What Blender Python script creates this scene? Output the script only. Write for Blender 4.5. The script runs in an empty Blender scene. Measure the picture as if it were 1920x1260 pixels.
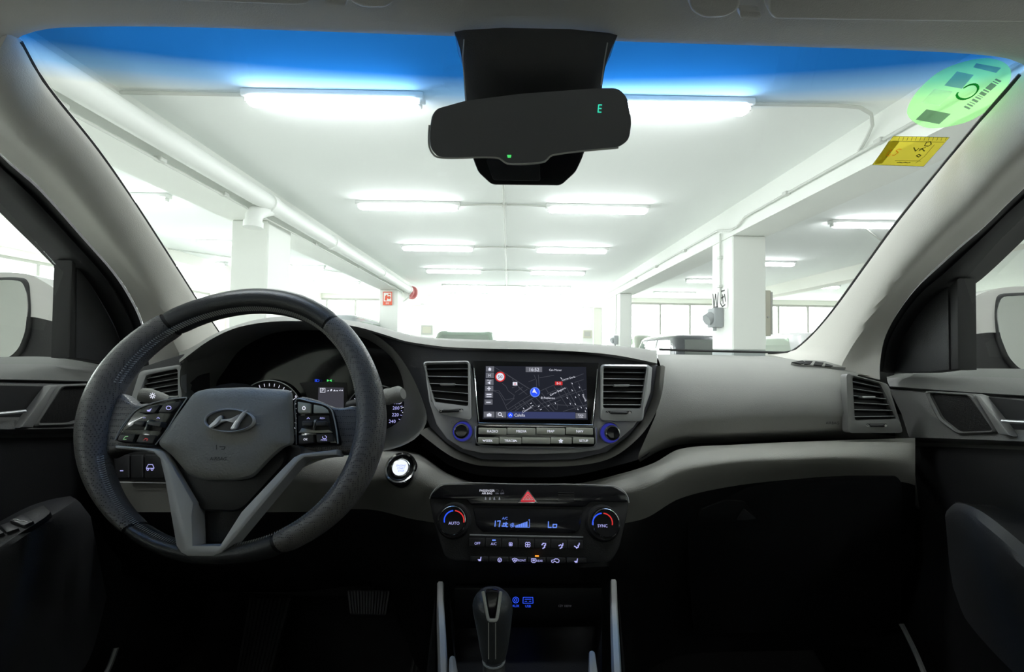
import bpy, bmesh, math, random
import numpy as np
from mathutils import Vector, Matrix
random.seed(7)
S = bpy.context.scene
COL = S.collection
# ---------------------------------------------------------------- camera
FPX = 800.0
def _basis(yaw=0.4, pitch=1.79, roll=0.8):
    y, p, r = map(math.radians, (yaw, pitch, roll))
    fw = np.array([math.sin(y)*math.cos(p), math.cos(y)*math.cos(p), math.sin(p)])
    rt = np.array([math.cos(y), -math.sin(y), 0.0]); up = np.cross(rt, fw)
    return rt*math.cos(r)+up*math.sin(r), up*math.cos(r)-rt*math.sin(r), fw
CR, CU, CF = _basis()
CAM = np.array([0.0, 0.0, 1.3])
cam = bpy.data.objects.new('camera', bpy.data.cameras.new('camera'))
COL.objects.link(cam); S.camera = cam
cam.data.sensor_width = 36; cam.data.lens = 36*FPX/1920
cam.data.clip_start = 0.01; cam.data.clip_end = 200
cam.matrix_world = Matrix(((CR[0], CU[0], -CF[0], CAM[0]), (CR[1], CU[1], -CF[1], CAM[1]), (CR[2], CU[2], -CF[2], CAM[2]), (0, 0, 0, 1)))
# ---------------------------------------------------------------- world, exposure, light strengths
WORLD_STRENGTH = 10.0
TUBE_STRENGTH = 35.0
w = bpy.data.worlds.new('sky'); S.world = w; w.use_nodes = True
w.node_tree.nodes['Background'].inputs[0].default_value = (0.93, 0.97, 1.0, 1)
w.node_tree.nodes['Background'].inputs[1].default_value = WORLD_STRENGTH
S.view_settings.view_transform = 'Standard'; S.view_settings.look = 'None'
S.view_settings.gamma = 1; S.view_settings.use_curve_mapping = False
S.view_settings.exposure = 0.0
try:
    S.cycles.max_bounces = 10; S.cycles.diffuse_bounces = 6; S.cycles.transparent_max_bounces = 16
    S.cycles.caustics_reflective = False; S.cycles.caustics_refractive = False
    S.cycles.sample_clamp_indirect = 6
except Exception: pass

# ---------------------------------------------------------------- pixel -> place helpers (used while modelling)
def ray(u, v): return CF+(u-960)/FPX*CR+(630-v)/FPX*CU
def W(u, v, Y):
    d = ray(u, v); return CAM+d*(Y/d[1])
def WX(u, v, X):
    d = ray(u, v); return CAM+d*(X/d[0])
def WZ(u, v, Z):
    d = ray(u, v); return CAM+d*((Z-CAM[2])/d[2])
def ws_f(p): return p[1]-(1.07-1.45*(p[2]-1.29)-0.18*p[0]**2)
def WS(u, v, inset=0.0):            # point on the windscreen surface
    d = ray(u, v); lo, hi = 0.05, 3.0
    for _ in range(50):
        m = (lo+hi)/2
        if ws_f(CAM+d*m)+inset > 0: hi = m
        else: lo = m
    return CAM+d*lo
def crop(x0, y0, s): return lambda *pts: [(x0+x/s, y0+y/s) for x, y in pts]
c1 = crop(120, 530, 2.2909); c2 = crop(700, 620, 3.4286); c3 = crop(760, 880, 3.315)
c4 = crop(0, 280, 2.864); c6 = crop(1480, 420, 2.864); c7 = crop(760, 40, 3.706)
pL = crop(200, 730, 10.5); pR = crop(540, 740, 11.458); sc = crop(880, 670, 7.0)
cb = crop(880, 1000, 8.0); stk = crop(1680, 90, 5.25); gl = crop(480, 690, 6.4)
cn = crop(820, 1060, 5.333); c8 = crop(0, 640, 2.033); cr = crop(1200, 640, 2.032)
s5 = crop(1500, 0, 3.0)

def catmull(P, n, closed=False):
    P = np.asarray(P, float); m = len(P)
    if m == 2 and not closed:
        t = np.linspace(0, 1, n)[:, None]; return P[0]*(1-t)+P[1]*t
    seg = m if closed else m-1
    d = np.linalg.norm(np.diff(np.vstack([P, P[:1]]) if closed else P, axis=0), axis=1)
    cum = np.concatenate([[0], np.cumsum(d)])
    ts = np.linspace(0, cum[-1], n, endpoint=not closed)
    out = []
    for t in ts:
        i = min(max(int(np.searchsorted(cum, t, 'right')-1), 0), seg-1)
        x = (t-cum[i])/max(d[i], 1e-9)
        g = (lambda k: P[k % m]) if closed else (lambda k: P[min(max(k, 0), m-1)])
        a, b, c, e = g(i-1), g(i), g(i+1), g(i+2)
        # centripetal-ish: use chord-scaled tangents
        da = np.linalg.norm(b-a) or d[i]; dc = np.linalg.norm(e-c) or d[i]
        t1 = (c-a)*d[i]/(d[i]+da); t2 = (e-b)*d[i]/(d[i]+dc)
        x2, x3 = x*x, x*x*x
        out.append((2*x3-3*x2+1)*b+(x3-2*x2+x)*t1+(-2*x3+3*x2)*c+(x3-x2)*t2)
    return np.array(out)
def rowu(pts, us):                   # a row given as (u, v, Y) nodes, smooth function of u
    P = np.asarray(pts, float); C = catmull(P, 160)
    return [(u, float(np.interp(u, C[:, 0], C[:, 1])), float(np.interp(u, C[:, 0], C[:, 2]))) for u in us]

# ---------------------------------------------------------------- materials
MAT = {}
def mat(name, col, rough=0.5, metal=0.0, bump=None, spec=0.5, coat=0.0, vary=None, perf=None, emit=None, es=1.0):
    m = bpy.data.materials.new(name); m.use_nodes = True; MAT[name] = m
    nt = m.node_tree; N = nt.nodes; L = nt.links
    b = N['Principled BSDF']
    b.inputs['Base Color'].default_value = (*col, 1); b.inputs['Roughness'].default_value = rough
    b.inputs['Metallic'].default_value = metal; b.inputs['Specular IOR Level'].default_value = spec
    b.inputs['Coat Weight'].default_value = coat; b.inputs['Coat Roughness'].default_value = 0.05
    if emit:
        b.inputs['Emission Color'].default_value = (*emit, 1); b.inputs['Emission Strength'].default_value = es
    tc = N.new('ShaderNodeTexCoord')
    if vary:
        n = N.new('ShaderNodeTexNoise'); n.inputs['Scale'].default_value = vary[0]; n.inputs['Detail'].default_value = 5
        L.new(tc.outputs['Object'], n.inputs['Vector'])
        r = N.new('ShaderNodeMix'); r.data_type = 'RGBA'
        r.inputs[6].default_value = (*[c*(1-vary[1]) for c in col], 1); r.inputs[7].default_value = (*[min(1, c*(1+vary[1])) for c in col], 1)
        L.new(n.outputs['Fac'], r.inputs[0]); L.new(r.outputs[2], b.inputs['Base Color'])
    if bump:
        n = N.new('ShaderNodeTexNoise'); n.inputs['Scale'].default_value = bump[0]; n.inputs['Detail'].default_value = 3
        L.new(tc.outputs['Object'], n.inputs['Vector'])
        bp = N.new('ShaderNodeBump'); bp.inputs['Strength'].default_value = bump[1]; bp.inputs['Distance'].default_value = 0.001
        L.new(n.outputs['Fac'], bp.inputs['Height']); L.new(bp.outputs['Normal'], b.inputs['Normal'])
    if perf:
        n = N.new('ShaderNodeTexVoronoi'); n.inputs['Scale'].default_value = perf[0]; n.inputs['Randomness'].default_value = 0.25
        L.new(tc.outputs['Object'], n.inputs['Vector'])
        mr = N.new('ShaderNodeMapRange'); mr.inputs[1].default_value = 0.18; mr.inputs[2].default_value = 0.36
        L.new(n.outputs['Distance'], mr.inputs[0])
        bp = N.new('ShaderNodeBump'); bp.inputs['Strength'].default_value = perf[1]; bp.inputs['Distance'].default_value = 0.001
        L.new(mr.outputs[0], bp.inputs['Height']); L.new(bp.outputs['Normal'], b.inputs['Normal'])
        mx = N.new('ShaderNodeMix'); mx.data_type = 'RGBA'
        mx.inputs[6].default_value = (*[c*.35 for c in col], 1); mx.inputs[7].default_value = (*col, 1)
        L.new(mr.outputs[0], mx.inputs[0]); L.new(mx.outputs[2], b.inputs['Base Color'])
    return m
def emis(name, col, s=1.0):
    m = bpy.data.materials.new(name); m.use_nodes = True; MAT[name] = m
    nt = m.node_tree; nt.nodes.remove(nt.nodes['Principled BSDF'])
    e = nt.nodes.new('ShaderNodeEmission'); e.inputs[0].default_value = (*col, 1); e.inputs[1].default_value = s
    nt.links.new(e.outputs[0], nt.nodes['Material Output'].inputs[0]); return m
def glass(name, col, refl=0.05, rough=0.0, gcol=(1, 1, 1)):
    m = bpy.data.materials.new(name); m.use_nodes = True; MAT[name] = m
    nt = m.node_tree; N = nt.nodes; N.remove(N['Principled BSDF'])
    t = N.new('ShaderNodeBsdfTransparent'); t.inputs[0].default_value = (*col, 1)
    g = N.new('ShaderNodeBsdfGlossy'); g.inputs['Roughness'].default_value = rough; g.inputs[0].default_value = (*gcol, 1)
    x = N.new('ShaderNodeMixShader'); x.inputs[0].default_value = refl
    nt.links.new(t.outputs[0], x.inputs[1]); nt.links.new(g.outputs[0], x.inputs[2])
    nt.links.new(x.outputs[0], N['Material Output'].inputs[0]); return m, t
# cabin
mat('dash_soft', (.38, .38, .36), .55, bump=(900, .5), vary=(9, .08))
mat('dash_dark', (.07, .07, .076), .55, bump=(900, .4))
mat('dash_lower', (.41, .405, .37), .55, bump=(900, .5), vary=(7, .06))
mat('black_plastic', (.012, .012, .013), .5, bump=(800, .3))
mat('door_plastic', (.17, .17, .165), .5, bump=(900, .5))
mat('gloss_black', (.008, .008, .01), .12, coat=.5)
mat('silver', (.5, .51, .52), .35, metal=.75)
mat('silver_soft', (.55, .555, .56), .4, metal=.1)
mat('fascia', (.21, .21, .24), .5, bump=(900, .4))
mat('stack_silver', (.75, .755, .76), .4, metal=.1)
mat('chrome', (.8, .8, .82), .12, metal=1)
mat('leather', (.05, .052, .054), .3, bump=(500, .35))
mat('leather_perf', (.17, .163, .157), .33, perf=(420, .8))
mat('airbag', (.3, .3, .285), .5, bump=(420, .8))
mat('trim_beige', (.8, .78, .73), .8, bump=(700, .25))
mat('headliner_cloth', (.8, .785, .75), .9, bump=(600, .4))
mat('rubber', (.014, .014, .015), .6)
mat('carpet', (.007, .007, .0065), .95, bump=(300, 1))
mat('button_grey', (.52, .53, .46), .4)
mat('button_dark', (.045, .045, .048), .4)
mat('spoke_grey', (.26, .26, .255), .45, metal=.2)
mat('emblem_chrome', (.85, .85, .87), .22, metal=.3)
mat('sail_black', (.04, .041, .044), .55, bump=(900, .4))
mat('ivory', (.6, .6, .58), .5)
mat('grille_black', (.012, .012, .012), .6, perf=(500, 1))
mat('thread', (.55, .55, .52), .7)
mat('pedal_rubber', (.05, .05, .05), .5)
mat('inner_mirror', (.32, .32, .34), .12, spec=.6)  # grey base stands in for the dim reflection of the cabin
mat('outer_mirror', (.8, .82, .84), .02, metal=1)
mat('mirror_rim', (.75, .75, .7), .3)
mat('car_silver', (.62, .61, .59), .3, metal=.15, coat=1)
mat('red_button', (.75, .06, .08), .35, emit=(1, .05, .08), es=.35)
emis('lit_white', (.85, .87, 1), .9); emis('lit_violet', (.5, .5, 1), .9); emis('lit_blue', (.03, .1, 1), 1.0)
emis('lit_bluepale', (.16, .3, 1), .9); emis('lit_green', (.1, .9, .2), .8); emis('lit_teal', (.05, .85, .55), .9)
emis('lit_red', (.9, .05, .05), .7); emis('lit_amber', (1, .3, .03), 1.6); emis('lit_grey', (.16, .17, .2), 1)
emis('lit_road', (.06, .064, .08), 1); emis('lit_map', (.016, .018, .026), 1); emis('lit_bar', (.04, .05, .13), 1)
emis('lit_icon', (.13, .135, .16), 1); emis('lit_panel', (.05, .05, .062), 1); emis('lit_start', (.85, .9, 1), 1.1)
emis('lit_dimgreen', (.25, .5, .25), .6); emis('lit_dimred', (.5, .08, .08), .5); emis('lit_dim', (.035, .035, .04), 1)
emis('lit_ring', (.03, .035, .28), .8)
# garage
mat('ceiling_paint', (.9, .93, .91), .8, bump=(3, .4), vary=(1.2, .03))
mat('wall_paint', (.86, .86, .8), .8, vary=(.8, .03))
mat('column_paint', (.84, .86, .82), .7, vary=(2, .02))
mat('grey_paint', (.33, .36, .36), .6)
mat('concrete', (.62, .62, .6), .45, vary=(1.5, .1))
mat('pipe_paint', (.82, .84, .81), .5)
mat('conduit_grey', (.62, .64, .6), .5)
mat('fixture_white', (.8, .82, .8), .4)
mat('frame_grey', (.45, .45, .42), .5)
mat('socket_grey', (.34, .36, .37), .6)
mat('cabinet_cream', (.55, .54, .45), .5)
mat('sign_red', (.75, .12, .06), .5)
mat('sign_white', (.85, .85, .82), .5)
mat('hose_red', (.6, .2, .2), .4)
mat('ink', (.05, .05, .05), .7)
mat('asphalt', (.5, .5, .48), .9)
emis('tube_light', (.94, .97, 1.0), TUBE_STRENGTH)
glass('clear_glass', (.95, .98, .95), .03)
glass('window_pane', (.97, .99, .97), .04)
glass('car_window', (.5, .6, .5), .35)
# windscreen glass with a tinted shade band along its top
m, t = glass('windscreen_glass', (.97, .99, .97), .02)
nt = m.node_tree; N = nt.nodes; L = nt.links
geo = N.new('ShaderNodeNewGeometry'); sp = N.new('ShaderNodeSeparateXYZ'); L.new(geo.outputs['Position'], sp.inputs[0])
ramp = N.new('ShaderNodeValToRGB'); mr = N.new('ShaderNodeMapRange')
mr.inputs[1].default_value = 1.50; mr.inputs[2].default_value = 1.70
L.new(sp.outputs['Z'], mr.inputs[0]); L.new(mr.outputs[0], ramp.inputs[0]); L.new(ramp.outputs[0], t.inputs[0])
TINT = ramp.color_ramp
# stickers: coloured film lit through from outside
def film(name, col, k=.5):
    m = bpy.data.materials.new(name); m.use_nodes = True; MAT[name] = m
    nt = m.node_tree; N = nt.nodes; N.remove(N['Principled BSDF'])
    t = N.new('ShaderNodeBsdfTransparent'); t.inputs[0].default_value = (*col, 1)
    g = N.new('ShaderNodeBsdfTranslucent'); g.inputs[0].default_value = (*col, 1)
    x = N.new('ShaderNodeMixShader'); x.inputs[0].default_value = k
    nt.links.new(t.outputs[0], x.inputs[1]); nt.links.new(g.outputs[0], x.inputs[2])
    nt.links.new(x.outputs[0], N['Material Output'].inputs[0])
film('film_green', (.5, 1, .42), .35); film('film_white', (.8, .78, .82), .3); film('film_grey', (.25, .25, .3), .3)
film('film_dkgreen', (.02, .25, .06), .3); film('film_yellow', (.55, .47, .05), .4); film('film_ink', (.1, .11, .06), .3)
film('film_orange', (.75, .3, .04), .3); film('film_shade', (.33, .3, .1), .3); film('film_blue', (.35, .4, .62), .3)

# ---------------------------------------------------------------- object helpers
WL = {}                              # world location of every object made here
def tag(o, label=None, cat=None, group=None, kind=None):
    if label: o['label'] = label
    if cat: o['category'] = cat
    if group: o['group'] = group
    if kind: o['kind'] = kind
    return o
def thing(name, label, cat, loc, group=None):
    o = bpy.data.objects.new(name, None); COL.objects.link(o); o.location = Vector(loc); o.empty_display_size = .05
    WL[o] = np.array(loc, float); return tag(o, label, cat, group)
def mk(name, verts, faces, m, parent=None, smooth=True, angle=35, kind=None):
    V = np.asarray(verts, float)
    base = np.array([(V[:, 0].min()+V[:, 0].max())/2, (V[:, 1].min()+V[:, 1].max())/2, V[:, 2].min()]) if parent is None else WL[parent]
    me = bpy.data.meshes.new(name); me.from_pydata([tuple(p-base) for p in V], [], [list(f) for f in faces]); me.update()
    bm = bmesh.new(); bm.from_mesh(me); bmesh.ops.remove_doubles(bm, verts=bm.verts, dist=1e-6)
    bm.to_mesh(me); bm.free()
    me.materials.append(MAT[m])
    if smooth:
        for p in me.polygons: p.use_smooth = True
        me.set_sharp_from_angle(angle=math.radians(angle))
    o = bpy.data.objects.new(name, me); COL.objects.link(o)
    if parent is None: o.location = Vector(base)
    else: o.parent = parent
    WL[o] = base
    if kind: o['kind'] = kind
    return o
class MB:
    def __init__(s): s.v = []; s.f = []
    def add(s, v, f):
        n = len(s.v); s.v += [np.asarray(p, float) for p in v]; s.f += [[i+n for i in q] for q in f]; return s
    def box(s, a, b):
        (x0, y0, z0), (x1, y1, z1) = a, b
        return s.add([(x0, y0, z0), (x1, y0, z0), (x1, y1, z0), (x0, y1, z0), (x0, y0, z1), (x1, y0, z1), (x1, y1, z1), (x0, y1, z1)],
                     [(3, 2, 1, 0), (4, 5, 6, 7), (0, 1, 5, 4), (1, 2, 6, 5), (2, 3, 7, 6), (3, 0, 4, 7)])
    def obj(s, name, m, parent=None, **k): return mk(name, s.v, s.f, m, parent, **k)
def grid_faces(r, c, closed=False, off=0):
    F = []
    for i in range(r-1):
        for j in range(c if closed else c-1):
            k = (j+1) % c
            F.append((off+i*c+j, off+i*c+k, off+(i+1)*c+k, off+(i+1)*c+j))
    return F
def grid(name, rows, m, parent=None, thick=0.0, sub=0, **k):
    """rows of equal-length 3D points -> smooth sheet (optionally resampled across rows, optionally given thickness)"""
    R = np.array(rows, float)
    if sub:
        R = np.array([catmull(R[:, j], sub) for j in range(R.shape[1])]).transpose(1, 0, 2)
    r, c = R.shape[:2]
    V = R.reshape(-1, 3)
    F = grid_faces(r, c)
    if thick:
        dx = np.gradient(R, axis=0); dy = np.gradient(R, axis=1); nn = np.cross(dy, dx)
        nn /= (np.linalg.norm(nn, axis=2, keepdims=True)+1e-12)
        sgn = 1 if np.sum(nn*(R-CAM)) > 0 else -1      # thicken away from the cabin side
        B = (R+nn*thick*sgn).reshape(-1, 3); n = len(V)
        F2 = [tuple(i+n for i in reversed(f)) for f in F]
        edge = [i for i in range(c)]+[i*c+c-1 for i in range(1, r)]+[(r-1)*c+j for j in range(c-2, -1, -1)]+[i*c for i in range(r-2, 0, -1)]
        F3 = [(edge[i], edge[(i+1) % len(edge)], edge[(i+1) % len(edge)]+n, edge[i]+n) for i in range(len(edge))]
        V = np.vstack([V, B]); F = F+F2+F3
    return mk(name, V, F, m, parent, **k)
class Frame:
    """a real plane in the cabin: through the point seen at (u,v) at distance Y, tilted back / turned"""
    def __init__(s, u, v, Y, tilt=0, yaw=0):
        s.o = W(u, v, Y); t, y = math.radians(tilt), math.radians(yaw)
        n = np.array([0, -math.cos(t), math.sin(t)]); r = np.array([1.0, 0, 0])
        c, q = math.cos(y), math.sin(y); Z = np.array([[c, -q, 0], [q, c, 0], [0, 0, 1]])
        s.n = Z@n; s.r = Z@r; s.up = np.cross(s.n, s.r)
    def P(s, u, v, off=0.0):
        d = ray(u, v); o = s.o+s.n*off
        return CAM+d*(np.dot(o-CAM, s.n)/np.dot(d, s.n))
    def mpp(s, u, v): return np.linalg.norm(s.P(u+1, v)-s.P(u, v))
def rounded(poly, r, seg=4):
    out = []; n = len(poly); P = [np.array(p, float) for p in poly]
    for i in range(n):
        a, b, c = P[i-1], P[i], P[(i+1) % n]
        la, lc = np.linalg.norm(a-b), np.linalg.norm(c-b); q = min(r, la*.45, lc*.45)
        p0, p2 = b+(a-b)/la*q, b+(c-b)/lc*q
        for k in range(seg+1):
            t = k/seg; out.append(tuple((1-t)**2*p0+2*t*(1-t)*b+t*t*p2))
    return out
def smoothpoly(poly, n=40): return [tuple(p) for p in catmull(poly, n, closed=True)]
def circ(u, v, r, n=28, ry=None): return [(u+r*math.cos(2*math.pi*i/n), v-(ry or r)*math.sin(2*math.pi*i/n)) for i in range(n)]
def rect(u0, v0, u1, v1): return [(u0, v0), (u1, v0), (u1, v1), (u0, v1)]
def prism(pts, nvec, thick, name, m, parent, bevel=0.0, seg=2, **k):
    bm = bmesh.new(); pts = [Vector(p) for p in pts]; nv = Vector(nvec)
    vs = [bm.verts.new(p) for p in pts]; f = bm.faces.new(vs); f.normal_update()
    if f.normal.dot(nv) < 0: f.normal_flip()
    if thick:
        bot = [bm.verts.new(p-nv*thick) for p in pts]
        for i in range(len(vs)):
            j = (i+1) % len(vs); bm.faces.new((vs[i], vs[j], bot[j], bot[i]))
        bm.faces.new(list(reversed(bot)))
        bmesh.ops.recalc_face_normals(bm, faces=bm.faces)
        if bevel:
            bm.edges.ensure_lookup_table(); vset = set(vs)
            es = [e for e in bm.edges if e.verts[0] in vset and e.verts[1] in vset]
            try: bmesh.ops.bevel(bm, geom=es, offset=bevel, segments=seg, affect='EDGES', profile=.5, clamp_overlap=True)
            except Exception: pass
    V = [tuple(v.co) for v in bm.verts]; bm.verts.index_update()
    F = [[v.index for v in f.verts] for f in bm.faces]; bm.free()
    return mk(name, V, F, m, parent, **k)
def plate(F, poly, off, thick, name, m, parent, bevel=0.0, seg=2, **k):
    return prism([F.P(u, v, off) for u, v in poly], F.n, thick, name, m, parent, bevel, seg, **k)
def ring(F, outer, inner, off, thick, name, m, parent, crown=0.0):
    """band between two outlines with the same number of points"""
    n = len(outer); o = [F.P(u, v, off) for u, v in outer]; i_ = [F.P(u, v, off) for u, v in inner]
    mid = [(a+b)/2+F.n*crown for a, b in zip(o, i_)]
    rows = [[p-F.n*thick for p in o], o, mid, i_, [p-F.n*thick for p in i_]]
    V = [p for r in rows for p in r]
    return mk(name, V, grid_faces(5, n, True), m, parent, angle=50)
def dome(F, poly, rings, name, m, parent, **k):
    """poly outline raised in rings [(scale, off)]"""
    P = np.array(poly, float); c = P.mean(0); n = len(P)
    V = []
    for s, off in rings: V += [F.P(*(c+(p-c)*s), off) for p in P]
    V.append(F.P(*c, rings[-1][1])); f = grid_faces(len(rings), n, True); b = (len(rings)-1)*n
    f += [(b+i, b+(i+1) % n, len(V)-1) for i in range(n)]
    return mk(name, V, f, m, parent, **k)
def lathe(F, u, v, prof, name, m, parent, seg=32, sq=1.0):
    """profile [(radius px, off)] turned about the frame normal at (u,v)"""
    k = F.mpp(u, v); c = F.P(u, v, 0); V = []
    for r, off in prof:
        for i in range(seg):
            a = 2*math.pi*i/seg; V.append(c+F.n*off+(F.r*math.cos(a)+F.up*math.sin(a)*sq)*r*k)
    f = grid_faces(len(prof), seg, True); b = (len(prof)-1)*seg
    V.append(c+F.n*prof[-1][1]); f += [(b+i, b+(i+1) % seg, len(V)-1) for i in range(seg)]
    return mk(name, V, f, m, parent)
def strips(F, lines, wpx, off, name, m, parent, **k):
    """flat printed strokes lying on the plane"""
    mb = MB()
    for ln in lines:
        P = [np.array(F.P(u, v, off)) for u, v in ln]
        wd = wpx*F.mpp(*ln[0])/2
        for a, b in zip(P[:-1], P[1:]):
            d = b-a; l = np.linalg.norm(d)
            if l < 1e-9: continue
            d /= l; s = np.cross(F.n, d)*wd; e = d*wd*.5
            mb.add([a-s-e, b-s+e, b+s+e, a+s-e], [(0, 1, 2, 3)])
    return mb.obj(name, m, parent, smooth=False, **k)
def arc(u, v, r, a0, a1, n=14, ry=None): return [(u+r*math.cos(math.radians(a0+(a1-a0)*i/n)), v-(ry or r)*math.sin(math.radians(a0+(a1-a0)*i/n))) for i in range(n+1)]
def patch(F, polys, off, name, m, parent, **k):
    mb = MB()
    for poly in polys: mb.add([F.P(u, v, off) for u, v in poly], [list(range(len(poly)))])
    return mb.obj(name, m, parent, smooth=False, **k)
_tc = {}
def text_mesh(s):
    if s not in _tc:
        cu = bpy.data.curves.new('text', 'FONT'); cu.body = s; cu.size = 1; cu.align_x = 'CENTER'; cu.resolution_u = 2
        o = bpy.data.objects.new('text', cu); me = bpy.data.meshes.new_from_object(o)
        _tc[s] = ([np.array(v.co) for v in me.vertices], [list(p.vertices) for p in me.polygons])
        bpy.data.objects.remove(o); bpy.data.meshes.remove(me)
    return _tc[s]
def text3(s, c, r, up, h, name, m, parent, sx=1.0, flip=False, bold=0.0):
    V, f = text_mesh(s); k = h/.70
    q = -1 if flip else 1
    P = [c+r*(p[0]*k*sx*q)+up*((p[1]-.35)*k) for p in V]
    return mk(name, P, f, m, parent, smooth=False)
def text(F, s, u, v, hpx, off, m, parent, sx=1.0, rot=0.0, name='lettering'):
    k = F.mpp(u, v); a = math.radians(rot); r = F.r*math.cos(a)+F.up*math.sin(a); up = F.up*math.cos(a)-F.r*math.sin(a)
    return text3(s, F.P(u, v, off), r, up, hpx*k, name, m, parent, sx)
def tube(path, rad, name, m, parent=None, seg=12, n=None, caps=True, closed=False, flat=None, **k):
    P = np.array(path, float)
    if n: P = catmull(P, n, closed)
    R = np.interp(np.linspace(0, 1, len(P)), np.linspace(0, 1, len(rad)), rad) if hasattr(rad, '__len__') else np.full(len(P), rad)
    T = np.gradient(P, axis=0); T /= np.linalg.norm(T, axis=1)[:, None]+1e-12
    ref = np.array([0, 0, 1.0]) if abs(T[0][2]) < .9 else np.array([1.0, 0, 0])
    V = []
    for p, t, r in zip(P, T, R):
        s = np.cross(t, ref); s /= np.linalg.norm(s)+1e-12; q = np.cross(s, t); ref = q
        fx = flat or 1.0
        V += [p+(s*math.cos(2*math.pi*i/seg)*fx+q*math.sin(2*math.pi*i/seg))*r for i in range(seg)]
    f = grid_faces(len(P), seg, True)
    if caps and not closed:
        f += [list(range(seg-1, -1, -1)), [(len(P)-1)*seg+i for i in range(seg)]]
    return mk(name, V, f, m, parent, **k)
def rbox(a, b, r, name, m, parent=None, seg=2, **k):
    bm = bmesh.new(); mb = MB().box(a, b); vs = [bm.verts.new(p) for p in mb.v]
    for f in mb.f: bm.faces.new([vs[i] for i in f])
    if r: bmesh.ops.bevel(bm, geom=list(bm.edges), offset=r, segments=seg, affect='EDGES', profile=.5, clamp_overlap=True)
    bm.verts.index_update(); V = [tuple(v.co) for v in bm.verts]; F = [[v.index for v in f.verts] for f in bm.faces]; bm.free()
    return mk(name, V, F, m, parent, **k)
def dup(o, loc, label=None, parent=None):
    c = o.copy(); COL.objects.link(c)
    if parent is not None: c.parent = parent
    else: c.location = Vector(loc)
    if label: c['label'] = label
    for ch in list(o.children): dup(ch, None, None, c)
    return c
# ================================================================ GARAGE (the setting)
CEIL = 3.0; YE = 13.6; XL, XR, YB = -9.0, 13.0, -8.0
def struct(name, mb, m): return mb.obj(name, m, kind='structure', smooth=False)
struct('floor', MB().box((XL-.2, YB-.2, -.1), (XR+.2, YE+.2, 0)), 'concrete')
struct('ceiling', MB().box((XL-.2, YB-.2, CEIL), (XR+.2, YE+.2, CEIL+.2)), 'ceiling_paint')
struct('trim_1', MB().box((-40, YE+.2, -.12), (40, 60, -.02)), 'asphalt')
struct('wall_back', MB().box((XL-.2, YB-.2, 0), (XR+.2, YB, CEIL)), 'wall_paint')
struct('wall_right', MB().box((XR, YB, 0), (XR+.2, YE, CEIL)), 'wall_paint')
WT, WB = 2.86, 1.15
struct('wall_left', MB().box((XL-.2, YB, 0), (XL, YE, WB)).box((XL-.2, YB, WT), (XL, YE, CEIL)).box((XL-.2, YB, WB), (XL, 1.2, WT)).box((XL-.2, 12.9, WB), (XL, YE, WT)), 'wall_paint')
struct('wall_front', MB().box((XL, YE, 0), (-2.75, YE+.2, WB)).box((2.7, YE, 0), (XR, YE+.2, WB)).box((XL, YE, WT), (XR, YE+.2, CEIL))
       .box((XL, YE, WB), (-8.6, YE+.2, WT)).box((-3.1, YE, WB), (-2.75, YE+.2, WT)).box((2.7, YE, WB), (2.95, YE+.2, WT)).box((12.5, YE, WB), (XR, YE+.2, WT)), 'wall_paint')
# strip windows: frame, mullions and one pane per bay
def window(n, a, b, nb, axis):
    root = thing('window_%d' % n, None, None, (a if axis == 'x' else XL-.1, YE+.1 if axis == 'x' else a, WB)); root['kind'] = 'structure'
    def bx(t0, t1, z0, z1, d, name, m):
        mb = MB().box((t0, YE+.1-d, z0), (t1, YE+.1+d, z1)) if axis == 'x' else MB().box((XL-.1-d, t0, z0), (XL-.1+d, t1, z1))
        return mb.obj(name, m, root, smooth=False)
    bx(a, b, WB, WB+.06, .05, 'sill_rail', 'frame_grey'); bx(a, b, WT-.06, WT, .05, 'head_rail', 'frame_grey')
    st = (b-a)/nb
    for i in range(nb+1):
        t = a+i*st; bx(max(a, t-.03), min(b, t+.03), WB+.06, WT-.06, .04, 'mullion', 'frame_grey')
        if i < nb: bx(t+.03, t+st-.03, WB+.06, WT-.06, .004, 'pane', 'window_pane')
    if axis == 'y':
        for i in range(nb): bx(a+i*st+.03, a+(i+1)*st-.03, 2.42, 2.46, .035, 'transom', 'frame_grey')
window(1, -8.6, -3.1, 6, 'x'); window(2, 2.95, 12.5, 10, 'x'); window(3, 1.2, 12.9, 10, 'y')
# downstand beams along the bay (fixed to the slab)
struct('trim_2', MB().box((-3.06, YB, 2.66), (-2.62, YE, CEIL)), 'column_paint')
struct('trim_3', MB().box((2.58, YB, 2.66), (3.0, YE, CEIL)), 'column_paint')
struct('trim_4', MB().box((6.6, YB, 2.75), (6.95, YE, CEIL)), 'wall_paint')
struct('trim_5', MB().box((-6.3, YB, 2.8), (-6.0, YE, CEIL)), 'wall_paint')
# columns
def column(x0, x1, y0, y1, label, band=True):
    r = thing('concrete_column', label, 'column', ((x0+x1)/2, (y0+y1)/2, 0), 'white concrete columns of the garage')
    zt = 2.66; rbox((x0, y0, 1.33), (x1, y1, zt), .012, 'shaft', 'column_paint', r, seg=1)
    rbox((x0-.003, y0-.003, 0), (x1+.003, y1+.003, 1.33), .012, 'painted_base', 'grey_paint' if band else 'column_paint', r, seg=1)
    return r
column(-3.02, -2.62, 4.6, 5.08, 'white square column left of the bay, seen above the steering wheel rim')
kc = column(2.58, 2.97, 4.9, 5.4, 'large white column at right with a grey painted base and stickers')
column(-3.05, -2.62, 10.0, 10.4, 'white column on the left carrying the red fire sign')
column(2.60, 2.88, 10.0, 11.3, 'second white column on the right, with an arrow mark, farther than the large one')
column(-2.75, -2.32, 13.15, 13.58, 'end pier left of the bright open garage doorway', False)
column(2.25, 2.6, 13.15, 13.58, 'end pier right of the bright open garage doorway', False)
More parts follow.
